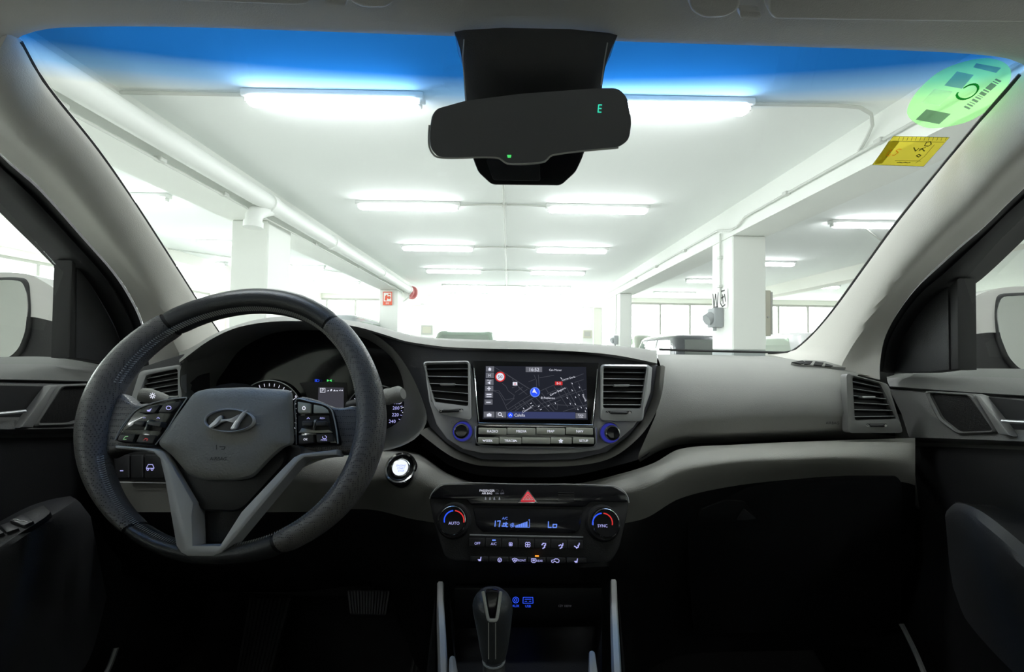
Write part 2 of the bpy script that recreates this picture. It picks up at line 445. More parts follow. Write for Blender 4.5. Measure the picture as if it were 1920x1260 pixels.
# big drain pipe along the left beam with collars and a branch
pp = thing('drain_pipe', 'thick white drain pipe running along the left ceiling beam', 'pipe', (-2.47, 0, 2.76))
tube([(-2.47, y, 2.77-.004*y) for y in np.linspace(-1, 10.6, 14)], .085, 'pipe_run', 'pipe_paint', pp, seg=18)
for y in (1.9, 4.35, 5.9, 8.2, 10.4):
    z = 2.77-.004*y; tube([(-2.47, y-.05, z), (-2.47, y+.05, z)], .1, 'collar', 'pipe_paint', pp, seg=18)
tube([(-2.47, 4.45, 2.75), (-2.5, 4.3, 2.68), (-2.53, 4.2, 2.6), (-2.53, 4.18, 2.5)], .075, 'branch', 'pipe_paint', pp, seg=16, n=12)
tube([(-2.53, 4.18, 2.52), (-2.53, 4.178, 2.46)], [.088, .088], 'branch_socket', 'pipe_paint', pp, seg=16)
# conduits
def conduit(path, label, r=.011, clips=()):
    t = thing('conduit', label, 'conduit', path[0], 'grey conduits on the garage ceiling')
    tube(path, r, 'tube_run', 'conduit_grey', t, seg=6)
    for c in clips: rbox((c[0]-.03, c[1]-.03, c[2]-.015), (c[0]+.03, c[1]+.03, c[2]+.02), .005, 'clip', 'conduit_grey', t, seg=1)
conduit([(-.08, 2.9, CEIL-.015), (-.08, YE-.1, CEIL-.015)], 'long straight conduit down the middle of the ceiling', .014, [(-.08, y, CEIL-.02) for y in (4.93, 7, 9.06, 11.2)])
conduit([(-2.57, y, 2.64) for y in (-.5, 2.2, 4.3, 10.2)], 'thin conduit under the thick drain pipe', .011, [(-2.57, y, 2.65) for y in (2.4, 3.1, 3.8, 5.6, 7.2)])
conduit([(2.555, y, 2.78) for y in (-.5, 2, 4.6)]+[(2.555, 4.75, 2.72), (2.555, 4.9, 2.72)]+[(2.555, 5.2, 2.8), (2.555, 9.8, 2.8), (2.555, 13, 2.8)], 'conduit fixed along the side of the right beam', .012, [(2.56, y, 2.78) for y in (2.0, 2.9, 3.9, 6.2, 7.4, 8.6)])
conduit([(2.56, 5.15, 2.75), (2.56, 5.15, 1.92)], 'vertical conduit on the large right column down to a socket', .012, [(2.565, 5.15, 2.45), (2.565, 5.15, 2.1)])
conduit([(2.585, 10.3, 2.7), (2.585, 10.3, 1.7)], 'vertical conduit on the second right column', .012)
conduit([(-2.62, 2.82, CEIL-.02), (-1.76, 2.82, CEIL-.02)], 'conduit feeding the nearest left light from the beam', .012)
conduit([(1.6, 2.82, CEIL-.02), (2.2, 2.82, CEIL-.02), (2.36, 2.83, CEIL-.025), (2.47, 2.87, CEIL-.045), (2.53, 2.93, CEIL-.09), (2.552, 3.0, 2.86), (2.556, 3.08, 2.79)], 'conduit from the nearest right light bending down to the beam', .012)
for k, y in enumerate((4.93, 7.0, 9.06, 11.25)):
    conduit([(-.64, y, CEIL-.03), (-.3, y, CEIL-.015), (.2, y, CEIL-.015), (.46, y, CEIL-.03)], 'short cross conduit joining the pair of lights, %s from the car' % ('first', 'second', 'third', 'fourth')[k], .011)
conduit([(-6.2, 7.3, CEIL-.02), (-3.1, 10.2, CEIL-.02)], 'slanting conduit behind the left column', .011)
conduit([(4.6, 5.5, CEIL-.02), (9.5, 9.5, CEIL-.02)], 'slanting conduit across the ceiling of the right bay', .011)
# fluorescent lights
LN = 1.13
proto = None
def light(x, y, label, group='fluorescent lights on the garage ceiling'):
    global proto
    if proto is not None: return dup(proto, (x, y, CEIL-.13), label)
    r = thing('ceiling_light', label, 'ceiling light', (x, y, CEIL-.13), group)
    rbox((x-.04, y-.05, CEIL-.05), (x+LN+.04, y+.05, CEIL), .012, 'housing', 'fixture_white', r)
    prof = [(.052*math.cos(a), .052*math.sin(a)*.95) for a in np.linspace(math.pi, 2*math.pi, 9)]
    V = [(x+xx, y+p, CEIL-.05+q) for xx in (0.0, .02, LN-.02, LN) for p, q in [(a*(.8 if xx in (0.0, LN) else 1), b*(.8 if xx in (0.0, LN) else 1)) for a, b in prof]]
    f = grid_faces(4, 9)+[tuple(range(9)), tuple(27+i for i in range(8, -1, -1))]
    mk('diffuser', V, f, 'tube_light', r)
    for e in (x-.02, x+LN): rbox((e-.002, y-.03, CEIL-.085), (e+.022, y+.03, CEIL-.05), .006, 'end_cap', 'fixture_white', r, seg=1)
    proto = r; return r
NTH = ('nearest', 'second', 'third', 'fourth', 'fifth', 'sixth', 'seventh', 'eighth', 'ninth', 'tenth', 'eleventh', 'twelfth')
for k, y in enumerate((2.82, 4.93, 7.0, 9.06, 11.25, 13.0)):
    light(-1.76, y, 'lit fluorescent ceiling light, %s of the row left of the mirror' % NTH[k])
    light(.45, y, 'lit fluorescent ceiling light, %s of the row right of the mirror' % NTH[k])
for k, y in enumerate((5.35, 7.8, 9.8, 12.0)):
    light(4.1, y, 'lit fluorescent ceiling light, %s of the row behind the large right column' % NTH[k])
for k, y in enumerate((4.8, 6.9, 8.9, 11.0)):
    light(-5.03, y, 'lit fluorescent ceiling light, %s of the row behind the left column' % NTH[k])
light(6.95, 10.4, 'lit fluorescent ceiling light seen low beside the right windscreen pillar')
light(-6.95, 8.7, 'lit fluorescent ceiling light seen low beside the left windscreen pillar')
for k, (x, y) in enumerate(((-1.76, .5), (.45, .5), (4.1, 2.2), (-5.03, 1.6), (-1.76, -1.8), (.45, -1.8), (4.1, -1.5), (-5.03, -1.5), (-1.76, -4.2), (.45, -4.2), (4.1, -4.5), (-5.03, -4.5))):  # lamps out of view, added to brighten the cabin
    light(x, y, 'unseen ceiling light added over, beside or behind the car, %s of those out of view' % NTH[k])
# hose reel / sign / boxes
r = thing('hose_reel', 'red and white reel hung at the end of the thick left pipe', 'reel', (-2.42, 10.9, 2.4))
FR = Frame(768, 548, 10.6, 0, -25)
lathe(FR, 768, 548, [(8, -.12), (10, -.12), (10, -.08), (5, -.075), (5, .02), (10, .03), (10, .07), (8, .08), (3, .09)], 'drum', 'hose_red', r)
lathe(FR, 768, 548, [(7, .085), (6.5, .11), (2, .12)], 'hub', 'sign_white', r)
FR2 = Frame(757, 550, 10.5, 0, -20)
plate(FR2, [(748, 541), (765, 536), (766, 557), (754, 566), (749, 558)], 0, .08, 'bracket', 'sign_white', r, .005)
r = thing('fire_sign', 'small red fire equipment sign on the left column', 'sign', (-2.9, 9.96, 2.1))
FS1 = Frame(726, 559, 9.97)
plate(FS1, rect(718, 547, 735, 572), .012, .012, 'board', 'sign_red', r)
patch(FS1, [rect(719.5, 549, 733.5, 565)], .014, 'pictogram_field', 'sign_white', r)
patch(FS1, [[(721, 563), (722, 555), (726, 552), (727, 557), (725, 564)], circ(729.5, 558, 3, 12), rect(728, 550.5, 732, 553.5)], .016, 'pictogram', 'sign_red', r)
text(FS1, 'BIE', 726.5, 568.5, 3.5, .014, 'sign_white', r)
r = thing('column_sticker', 'white stickers with black lettering on the large right column', 'sticker', (2.55, 5.15, 1.9))
def xz(y, z): return (2.572, y, z)
mk('paper', [xz(5.0, 1.83), xz(5.38, 1.83), xz(5.38, 2.06), xz(5.0, 2.06)], [(0, 1, 2, 3)], 'sign_white', r)
mb = MB()
def bar(y0, z0, y1, z1, w=.009):
    a, b = np.array((2.570, y0, z0)), np.array((2.570, y1, z1)); d = (b-a)/np.linalg.norm(b-a); s = np.cross(d, (1, 0, 0))*w
    mb.add([a-s, b-s, b+s, a+s], [(0, 1, 2, 3)])
for q in ((5.36, 2.04, 5.33, 1.85), (5.33, 1.85, 5.29, 2.03), (5.29, 2.03, 5.25, 1.85), (5.25, 1.85, 5.22, 2.04), (5.31, 1.86, 5.23, 1.86), (5.16, 2.04, 5.06, 2.04), (5.16, 2.04, 5.17, 1.9), (5.17, 1.95, 5.08, 1.97), (5.17, 1.9, 5.12, 1.85), (5.12, 1.85, 5.05, 1.87), (5.12, 2.0, 5.1, 1.88), (5.07, 2.0, 5.04, 1.9)): bar(*q)
mb.obj('lettering', 'ink', r, smooth=False)
def socket(x, y, z, s, label):
    t = thing('wall_socket', label, 'socket', (x, y, z), 'grey industrial sockets on the columns')
    rbox((x-.11*s, y-.1*s, z), (x, y+.1*s, z+.24*s), .015, 'box', 'socket_grey', t)
    tube([(x-.1*s, y, z+.12*s), (x-.17*s, y-.01, z+.09*s)], [.08*s, .07*s], 'lid', 'socket_grey', t, seg=16)
    tube([(x-.06*s, y, z), (x-.06*s, y, z-.04*s)], .02*s, 'gland', 'socket_grey', t, seg=8)
socket(2.578, 5.2, 1.6, 1.0, 'grey industrial socket box on the side of the large right column')
socket(2.598, 10.2, 1.45, .9, 'small grey socket on the second right column')
r = thing('meter_cabinet', 'cream electrical cabinet on the far side of the large right column', 'cabinet', (3.1, 5.15, 1.5))
rbox((2.97, 5.0, 1.5), (3.09, 5.35, 2.04), .008, 'box', 'cabinet_cream', r, seg=1); rbox((3.085, 4.99, 1.52), (3.105, 5.34, 2.02), .004, 'cabinet_door', 'frame_grey', r, seg=1)
tube([(3.05, 5.0, 1.72), (3.05, 4.985, 1.72)], .012, 'lock', 'frame_grey', r, seg=10)
r = thing('pier_sign', 'small square notice board on the end pier right of the doorway', 'sign', (2.42, 13.14, 1.75))
rbox((2.28, 13.11, 1.68), (2.55, 13.145, 1.92), .004, 'board', 'cabinet_cream', r, seg=1); rbox((2.32, 13.105, 1.73), (2.51, 13.112, 1.88), .002, 'sheet', 'frame_grey', r, seg=1)
r = thing('pier_board', 'grey square board on the end pier left of the doorway', 'sign', (-2.53, 13.14, 1.7))
rbox((-2.7, 13.11, 1.72), (-2.36, 13.145, 2.0), .004, 'board', 'frame_grey', r, seg=1); rbox((-2.66, 13.105, 1.76), (-2.4, 13.112, 1.96), .002, 'sheet', 'cabinet_cream', r, seg=1)
r = thing('column_arrow', 'pale arrow painted on the second white right column', 'sign', (2.74, 9.99, 2.0))
FA = Frame(1153, 571, 10.25)
mk('arrow', [(2.594, 10.45, 2.33), (2.594, 10.75, 2.0), (2.594, 10.9, 1.9), (2.594, 10.95, 1.72), (2.594, 10.5, 1.72), (2.594, 10.35, 1.85), (2.594, 10.6, 2.0)], [(0, 1, 2, 3, 4, 5, 6)], 'fixture_white', r)

# ---------------------------------------------------------------- parked cars
def paint(name, col, metal=.3): return mat(name, col, .3, metal, coat=1)
def parked_car(label, X, Y, L, Wd, H, m, rot=0, belt=1.0, gy=(.26, .40, .90, .98)):
    r = thing('parked_car', label, 'car', (0, 0, 0)); h = Wd/2; zb = belt
    def body():
        rows = []
        for t, k, zt in ((0, .8, .62), (.02, .9, .8), (.06, .96, .88), (.25, 1, zb-.02), (.5, 1, zb), (.8, 1, zb), (.95, .97, zb), (.99, .92, zb-.05), (1, .86, .7)):
            y = (t-.5)*L; hw = h*k
            sec = [(-hw*.92, .2), (-hw, .4), (-hw*1.0, zt-.15), (-hw*.94, zt-.02), (-hw*.5, zt+.015), (0, zt+.02)]
            sec = sec+[(-a, b) for a, b in sec[-2::-1]]
            rows.append([(a, y, b) for a, b in sec])
        V = [p for q in rows for p in q]; c = len(rows[0]); f = grid_faces(len(rows), c)
        f += [tuple(range(c)), tuple((len(rows)-1)*c+i for i in range(c-1, -1, -1))]
        f += [(i*c, (i+1)*c, (i+1)*c+c-1, i*c+c-1) for i in range(len(rows)-1)]
        return mk('body', V, f, m, r, angle=40)
    body()
    yb0, yr0, yr1, yb1 = [(g-.5)*L for g in gy]
    def lv(z0):      # greenhouse section at relative height 0..1
        s = z0; return (yb0+(yr0-yb0)*s, yb1+(yr1-yb1)*s, h*(.93-.2*s), zb-.03+(H-zb+.03)*s)
    rings = []
    for s, ins in ((0, 0), (.5, 0), (.9, 0), (.97, .04), (1.0, .12)):
        a, b, hw, z = lv(min(s, .94)); z = zb-.03+(H-zb+.03)*s; hw -= ins; a += ins*1.2; b -= ins*1.2
        rings.append([(u, v, z) for u, v in rounded([(-hw, a), (hw, a), (hw, b), (-hw, b)], .18, 3)])
    n = len(rings[0]); V = [p for q in rings for p in q]
    mk('roof', V, grid_faces(5, n, True)+[tuple(4*n+i for i in range(n))], m, r, angle=50)
    def q(pts, name='window'):
        mk(name, pts, [(0, 1, 2, 3)], 'car_window', r, smooth=False)
    def e(s, side, t, o=.008):   # point on greenhouse: side 'f','b','l','r'
        a, b, hw, z = lv(s)
        if side == 'f': return (hw*t, a-o, z)
        if side == 'b': return (hw*t, b+o, z)
        return ((-hw-o if side == 'l' else hw+o), a+(b-a)*t, z)
    q([e(.1, 'f', -.86), e(.1, 'f', .86), e(.86, 'f', .8), e(.86, 'f', -.8)], 'front_glass')
    q([e(.15, 'b', -.82), e(.15, 'b', .82), e(.8, 'b', .76), e(.8, 'b', -.76)], 'rear_window')
    for sd in 'lr':
        for t0, t1 in ((.12, .42), (.46, .72), (.75, .9)): q([e(.1, sd, t0), e(.1, sd, t1), e(.85, sd, t1), e(.85, sd, t0)], 'side_window')
    for sx in (-1, 1):
        for ty in (-.32, .32):
            prof = [(.33, 0), (.33, .2), (.3, .21), (.22, .2), (.2, .18)]
            V = []; cx, cy = sx*(h-.2), ty*L
            for rr, o in prof: V += [(cx+sx*o, cy+rr*math.cos(i*.3927), .33+rr*math.sin(i*.3927)) for i in range(16)]
            V.append((cx+sx*.17, cy, .33)); f = grid_faces(5, 16, True)+[(64+i, 64+(i+1) % 16, 80) for i in range(16)]
            mk('wheel', V, f, 'rubber', r)
        rbox((sx*h*.62-.18, -L/2+.0, .62), (sx*h*.62+.18, -L/2+.14, .76), .04, 'headlight', 'chrome', r)
        rbox((sx*h*.78-.1, L/2-.1, .75), (sx*h*.78+.1, L/2+.0, .95), .03, 'tail_light', 'hose_red', r)
        rbox((sx*(h+.09)-.09, yb0+.38*L*.3, zb-.02), (sx*(h+.09)+.09, yb0+.38*L*.3+.12, zb+.13), .04, 'door_mirror', m, r)
    rbox((-.35, -L/2-.01, .5), (.35, -L/2+.06, .62), .02, 'grille', 'rubber', r); rbox((-.26, -L/2-.02, .36), (.26, -L/2+.05, .46), .005, 'number_plate', 'sign_white', r)
    r.location = (X, Y, 0); r.rotation_euler.z = rot
    return r
paint('paint_green', (.2, .26, .21)); paint('paint_dark', (.06, .065, .075)); paint('paint_white', (.8, .8, .8), 0); paint('paint_silver', (.45, .48, .42)); paint('paint_grey', (.4, .42, .44))
parked_car('dark green tall car in front of the doorway, its roof just above the dashboard', -1.05, 10.7, 4.3, 1.85, 1.74, 'paint_green')
parked_car('small pale car outside the doorway, farther than the green one', 1.05, 15.9, 4.0, 1.75, 1.84, 'paint_white')
parked_car('silver green car roof half hidden behind the second right column', 4.0, 11.6, 3.6, 1.8, 1.74, 'paint_silver')
parked_car('dark grey car roof left of the large right column', 3.55, 7.75, 3.9, 1.8, 1.6, 'paint_dark')
parked_car('white car behind the large right column, beside the windscreen pillar', 5.8, 8.0, 4.2, 1.8, 1.68, 'paint_white')
parked_car('grey van roof showing just right of the steering wheel rim', -3.75, 8.9, 4.6, 1.9, 1.95, 'paint_grey', belt=1.15)
# ================================================================ THE CAR CABIN
TINT.elements[0].position = .635; TINT.elements[0].color = (.97, .99, .97, 1)
TINT.elements[1].position = .765; TINT.elements[1].color = (.018, .18, .6, 1)
e_ = TINT.elements.new(.70); e_.color = (.30, .56, .93, 1)
# windscreen
rows = []
for z in np.linspace(1.287, 1.70, 14):
    hw = .74-.30*(z-1.287); rows.append([(x, 1.07-1.45*(z-1.29)-.18*x*x, z) for x in np.linspace(-hw, hw, 25)])
wsr = thing('windscreen', 'sloping car windscreen with a blue shade band along its top', 'windscreen', (0, 1.05, 1.287))
grid('glass_pane', rows, 'windscreen_glass', wsr)
EL = [(20, 52), (38, 78), (80, 152)]+c4((520, 0), (735, 310), (955, 650), (1060, 815), (1175, 985))+[(440, 668)]
ER = [(1960, 70), (1915, 140)]+s5((1000, 700), (550, 1250))+c6((400, 240), (240, 460), (130, 590), (40, 670), (0, 690))+[(1440, 664)]
tube([WS(u, v, .004) for u, v in EL[1:]], .0028, 'edge_seal', 'rubber', wsr, seg=6, n=40)
tube([WS(u, v, .004) for u, v in ER[1:]], .0035, 'edge_seal', 'rubber', wsr, seg=6, n=40)
tube([WS(u, v, .004) for u, v in ((1236, 655), (1300, 657.5), (1400, 659.5), (1478, 661.5))], .003, 'edge_seal', 'rubber', wsr, seg=6, n=20)
# headliner, and a cabin shell added to keep light out
HE = [(-120, 230), (-60, 160), (0, 108), (18, 82), (35, 70), (60, 60), (110, 52), (300, 50), (600, 59), (860, 68), (1100, 74), (1150, 77), (1500, 88), (1750, 97), (1850, 104), (1890, 110), (1915, 119), (1940, 140), (1990, 185), (2050, 240)]
H2 = catmull(HE, 90)
r0 = np.array([WS(u, v, .006) for u, v in H2])
def back(P, dy, dz): Q = P.copy(); Q[:, 1] -= dy; Q[:, 2] += dz; return Q
r1 = back(r0, .012, -.004); r2 = back(r0, .035, .002); r3 = back(r0, .09, .02); r4 = back(r0, .2, .045); r5 = r4.copy(); r5[:, 1] = -.4; r5[:, 2] += .02; r6 = r5.copy(); r6[:, 1] = -1.5
hl = thing('headliner', 'grey cloth headliner above the windscreen', 'headliner', (0, .2, 1.7))
grid('roof_lining', [r0, r1, r2, r3, r4, r5, r6], 'headliner_cloth', hl, thick=.02)
for s, k in ((-1, 0), (1, -1)):
    ed = [q[k] for q in (r0, r1, r2, r3, r4, r5, r6)]
    out = [np.array((s*.752, p[1], min(p[2]-.03, 1.64))) for p in ed]; low = [p+np.array((0, 0, -.05)) for p in out]
    grid('side_lining', [ed, [a*.5+b*.5+np.array((s*.02, 0, .01)) for a, b in zip(ed, out)], out, low], 'headliner_cloth', hl, sub=9)
sh = thing('cabin_shell', 'added dark shell shutting light out at the rear and underside of the car cabin', 'car shell', (0, -.5, .4))
MB().box((-.8, -1.55, .38), (.8, -1.5, 1.34)).obj('rear_blocker', 'black_plastic', sh, smooth=False)  # unseen wall added to shade the cabin from behind
MB().box((-.8, -1.55, 1.68), (.8, -1.5, 1.8)).obj('rear_header', 'headliner_cloth', sh, smooth=False)
for s in (-1, 1):
    MB().box((s*.74-.01, -1.5, .38), (s*.74+.01, -.35, 1.24)).box((s*.74-.01, -.52, 1.24), (s*.74+.01, -.36, 1.72)).box((s*.74-.01, -1.5, 1.24), (s*.74+.01, -1.3, 1.72)).box((s*.74-.01, -1.3, 1.24), (s*.74+.01, -.52, 1.72)).obj('side_blocker', 'black_plastic', sh, smooth=False)  # unseen sides, closed over the rear side windows to cut light
    MB().box((s*.73-.01, -.35, 1.60), (s*.73+.01, .38, 1.75)).obj('roof_rail', 'headliner_cloth', sh, smooth=False)
    MB().box((s*.80-.006, -.36, .38), (s*.80+.006, 1.25, 1.26)).obj('outer_skin', 'car_silver', sh, smooth=False)
    MB().box((s*.755-.006, .50, .40), (s*.755+.006, 1.2, 1.02)).obj('kick_panel', 'black_plastic', sh, smooth=False)
    MB().box((s*.775-.006, .86, 1.0), (s*.775+.006, 1.25, 1.295)).obj('cowl_side', 'black_plastic', sh, smooth=False)
MB().box((-.8, 1.2, .38), (.8, 1.22, 1.28)).obj('firewall', 'black_plastic', sh, smooth=False)
MB().box((-.8, .98, 1.262), (.8, 1.22, 1.282)).obj('cowl', 'black_plastic', sh, smooth=False)
MB().box((-.8, -1.55, 1.77), (.8, .40, 1.80)).obj('roof_skin', 'car_silver', sh, smooth=False)
cp = thing('floor_carpet', 'black carpet of the footwells', 'carpet', (0, .4, .42))
grid('carpet_sheet', [[(x, y, z) for x in np.linspace(-.80, .80, 9)] for y, z in ((-1.5, .45), (.6, .45), (.85, .46), (1.05, .58), (1.18, .8), (1.19, 1.0))], 'carpet', cp)
# A pillar trims
def pillar(name, label, E, Rr, X, n=36):
    E3 = catmull([WS(u, v, .008) for u, v in E], n); R3 = catmull([WX(u, v, X) for u, v in Rr], n)
    rows = []
    for t, o in ((-.03, -.025), (0, 0), (.25, .030), (.5, .048), (.66, .050), (.80, .026), (.9, .016), (1.0, .006)):
        B = E3*(1-t)+R3*t; d = CAM-B; d /= np.linalg.norm(d, axis=1)[:, None]; rows.append(B+d*o)
    r = thing('pillar_trim', label, 'pillar trim', E3[-1]); grid('trim_panel', rows, 'trim_beige', r, thick=.02, sub=22)
RL = [(-60, 210), (0, 287)]+c4((200, 190), (450, 470), (640, 690), (740, 860), (775, 965))+[(280, 690)]
RR = [(1990, 290), (1920, 352)]+c6((1060, 0), (900, 130), (700, 320), (580, 480), (510, 620), (485, 770))+[(1650, 712)]
pillar('pillar_trim', 'beige windscreen pillar trim on the left, behind the steering wheel', EL, RL, -.70)
pillar('pillar_trim', 'beige windscreen pillar trim on the right, passenger side', ER, RR, .70)
# ---------------------------------------------------------------- dashboard
db = thing('dashboard', 'grey moulded dashboard across the whole cabin', 'dashboard', (0, .8, 1.0))
us = np.linspace(336, 1232, 110)
T1 = rowu([(336, 664, .79), (370, 645, .79), (400, 629, .80), (450, 611, .80), (484, 600, .80), (532, 593, .80), (590, 593, .80), (651, 600, .80), (699, 609, .79), (747, 622, .79), (795, 632, .78), (875, 636, .78), (992, 640, .78), (1108, 645, .78), (1196, 652, .78), (1240, 660, .78)], us)
T2 = rowu([(336, 680, .70), (388, 641, .69), (436, 617, .685), (484, 606, .68), (532, 602, .68), (590, 603, .68), (640, 608, .68), (675, 614, .685), (723, 628, .69), (758, 639, .695), (800, 646, .70), (846, 651, .70), (933, 654, .70), (1021, 656, .70), (1108, 661, .70), (1167, 668, .70), (1240, 683, .70)], us)
row0 = [WS(u, 664, .01) for u in us]
rb = [W(*p) for p in T1]; rl = [W(*p) for p in T2]
rm = [a*.45+b*.55+np.array((0, 0, .004)) for a, b in zip(rb, rl)]
rc = [a*.6+b*.4+np.array((0, 0, .006)) for a, b in zip(row0, rb)]
ru = [p+np.array((0, .012, -.004)) for p in rl]; ru2 = [p+np.array((0, .06, .002)) for p in rl]
grid('upper_pad', [row0, rc, rb, rm, rl, ru, ru2], 'dash_soft', db, angle=60)
# passenger side
def R3(rows, n): return [catmull([W(*p) for p in r], n) for r in rows]
PP = R3([[(1232, 664, 1.03), (1300, 665, 1.02), (1400, 667, 1.0), (1490, 669, .97), (1560, 682, .90), (1645, 706, .83)],
         [(1234, 673, .86), (1300, 674, .86), (1400, 677, .86), (1490, 682, .84), (1560, 693, .80), (1610, 702, .78)],
         [(1240, 690, .79), (1300, 692, .79), (1400, 694, .785), (1490, 698, .78), (1560, 706, .77), (1600, 712, .76)],
         [(1241, 720, .745), (1300, 722, .74), (1400, 724, .735), (1490, 726, .73), (1598, 735, .725)],
         [(1229, 780, .725), (1300, 780, .72), (1400, 776, .715), (1495, 774, .715), (1596, 772, .715)],
         [(1198, 850, .72), (1236, 828, .722), (1274, 814, .724), (1372, 809, .724), (1495, 804, .724), (1594, 801, .724)],
         [(1196, 860, .735), (1236, 836, .74), (1274, 821, .74), (1372, 816, .74), (1495, 811, .74), (1594, 808, .74)],
         [(1200, 866, .78), (1236, 846, .80), (1274, 834, .80), (1372, 829, .80), (1495, 824, .80), (1694, 820, .80)]], 60)
grid('passenger_pad', PP, 'dash_soft', db, angle=60)
FPa = Frame(1560, 796, .715, 0)
text(FPa, 'AIRBAG', 1561, 793, 5, .004, 'dash_dark', db)
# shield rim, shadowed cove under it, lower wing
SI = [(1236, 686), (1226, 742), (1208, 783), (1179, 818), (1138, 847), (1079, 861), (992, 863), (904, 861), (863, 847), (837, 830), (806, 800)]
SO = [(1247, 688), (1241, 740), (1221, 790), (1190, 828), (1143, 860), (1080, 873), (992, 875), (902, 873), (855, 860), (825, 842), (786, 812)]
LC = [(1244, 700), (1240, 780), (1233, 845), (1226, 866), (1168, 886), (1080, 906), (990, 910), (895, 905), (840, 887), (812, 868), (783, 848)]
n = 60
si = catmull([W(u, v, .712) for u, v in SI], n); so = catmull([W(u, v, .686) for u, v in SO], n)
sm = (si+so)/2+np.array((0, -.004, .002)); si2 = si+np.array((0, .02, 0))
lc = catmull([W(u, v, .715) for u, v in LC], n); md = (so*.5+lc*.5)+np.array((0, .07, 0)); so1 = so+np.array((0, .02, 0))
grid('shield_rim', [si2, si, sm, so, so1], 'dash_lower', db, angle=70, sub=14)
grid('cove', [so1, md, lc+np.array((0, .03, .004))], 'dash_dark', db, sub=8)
us2 = np.linspace(196, 1716, 150)
L0 = rowu([(196, 840, .74), (320, 845, .74), (560, 850, .74), (640, 846, .73), (720, 842, .72), (783, 850, .715), (812, 869, .712), (840, 888, .71), (895, 906, .71), (990, 911, .71), (1080, 907, .71), (1168, 887, .712), (1226, 868, .714), (1274, 842, .72), (1372, 834, .725), (1495, 828, .725), (1589, 825, .725), (1720, 821, .73)], us2)
La = rowu([(196, 850, .725), (320, 855, .725), (560, 862, .71), (640, 862, .69), (720, 858, .672), (783, 866, .67), (840, 896, .676), (895, 912, .684), (990, 917, .69), (1080, 914, .686), (1168, 898, .678), (1226, 880, .672), (1274, 856, .68), (1372, 845, .682), (1495, 840, .682), (1589, 837, .682), (1700, 838, .69), (1720, 842, .70)], us2)
L1 = rowu([(196, 900, .72), (320, 905, .72), (560, 905, .70), (640, 905, .68), (720, 900, .655), (783, 905, .655), (840, 925, .662), (990, 935, .68), (1168, 925, .664), (1226, 910, .655), (1274, 886, .66), (1372, 868, .66), (1495, 862, .66), (1589, 860, .662), (1700, 868, .675), (1720, 880, .69)], us2)
L2 = rowu([(196, 960, .72), (560, 960, .72), (690, 955, .715), (783, 975, .69), (990, 1000, .675), (1200, 975, .69), (1274, 935, .692), (1372, 912, .692), (1495, 898, .692), (1589, 893, .694), (1700, 905, .70), (1720, 912, .705)], us2)
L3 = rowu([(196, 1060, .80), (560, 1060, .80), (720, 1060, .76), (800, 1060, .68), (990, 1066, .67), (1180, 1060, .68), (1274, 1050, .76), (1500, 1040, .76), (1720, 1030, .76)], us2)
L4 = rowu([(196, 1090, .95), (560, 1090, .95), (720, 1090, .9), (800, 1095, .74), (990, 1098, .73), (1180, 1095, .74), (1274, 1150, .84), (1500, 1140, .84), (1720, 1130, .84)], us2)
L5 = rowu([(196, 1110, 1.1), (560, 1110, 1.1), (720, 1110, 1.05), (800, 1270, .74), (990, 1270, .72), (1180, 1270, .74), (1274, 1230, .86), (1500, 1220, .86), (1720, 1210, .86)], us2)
grid('lower_wing', [[W(*p) for p in L] for L in (L0, La, L1, L2)], 'dash_lower', db, sub=26, angle=70)
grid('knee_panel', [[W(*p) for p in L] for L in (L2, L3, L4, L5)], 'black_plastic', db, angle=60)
# glovebox seam and catch
gb = thing('glovebox', 'dark glovebox lid with a wide recessed catch, right of the console', 'glovebox', W(1480, 980, .66))
FG = Frame(1480, 900, .69, -20)
lid = [(1285, 936), (1372, 914), (1495, 901), (1600, 895), (1682, 893), (1692, 905), (1690, 1180), (1300, 1190)]
plate(FG, rounded(lid, 14), .0, .012, 'lid', 'black_plastic', gb, .002)
plate(FG, rounded(cr((215, 688), (230, 640), (330, 606), (400, 612), (442, 676), (430, 688)), 5), .003, .004, 'catch_recess', 'rubber', gb, .001)
plate(FG, rounded(cr((370, 684), (398, 640), (445, 678)), 3), .006, .004, 'catch', 'button_dark', gb, .001)
# left end of the dash + cluster tunnel
FLv = Frame(290, 715, .715, 4)
plate(FLv, [(258, 690), (300, 676), (340, 664), (346, 700), (346, 860), (180, 860), (205, 770)], 0, .06, 'end_panel', 'dash_dark', db, .004)
CO = [(346, 748), (341, 684), (388, 643), (436, 620), (484, 608), (532, 604), (585, 605), (640, 610), (690, 621), (733, 650), (764, 690), (790, 745), (800, 790), (775, 825), (720, 845), (600, 855), (440, 855)]
CI = [(395, 728), (412, 690), (434, 657), (470, 634), (500, 623), (535, 618), (585, 618), (640, 622), (690, 637), (728, 664), (748, 693), (757, 725), (757, 768), (748, 790), (715, 808), (600, 830), (450, 830)]
n = 90
co = catmull([W(u, v, .70) for u, v in CO], n, True); ci = catmull([W(u, v, .80) for u, v in CI], n, True)
mb = MB(); mb.add(np.vstack([co, co*.55+ci*.45, ci, ci+np.array((0, .03, 0))]), grid_faces(4, n, True)); mb.obj('cluster_tunnel', 'dash_soft', db, angle=60)
# centre fascia
FF = Frame(1000, 760, .712, 9)
fas = [(690, 622), (730, 632), (758, 641), (800, 649), (846, 653), (933, 656), (1021, 658), (1108, 663), (1167, 670), (1234, 684), (1226, 742), (1208, 783), (1179, 818), (1138, 848), (1079, 862), (992, 864), (904, 862), (863, 848), (837, 831), (806, 802), (792, 768), (774, 712), (735, 652)]
plate(FF, fas, 0, .03, 'centre_fascia', 'fascia', db, .003)
tube([FLv.P(*p, .002) for p in c4((975, 1140), (980, 1180), (982, 1230))], .0015, 'seam', 'rubber', db, seg=5)
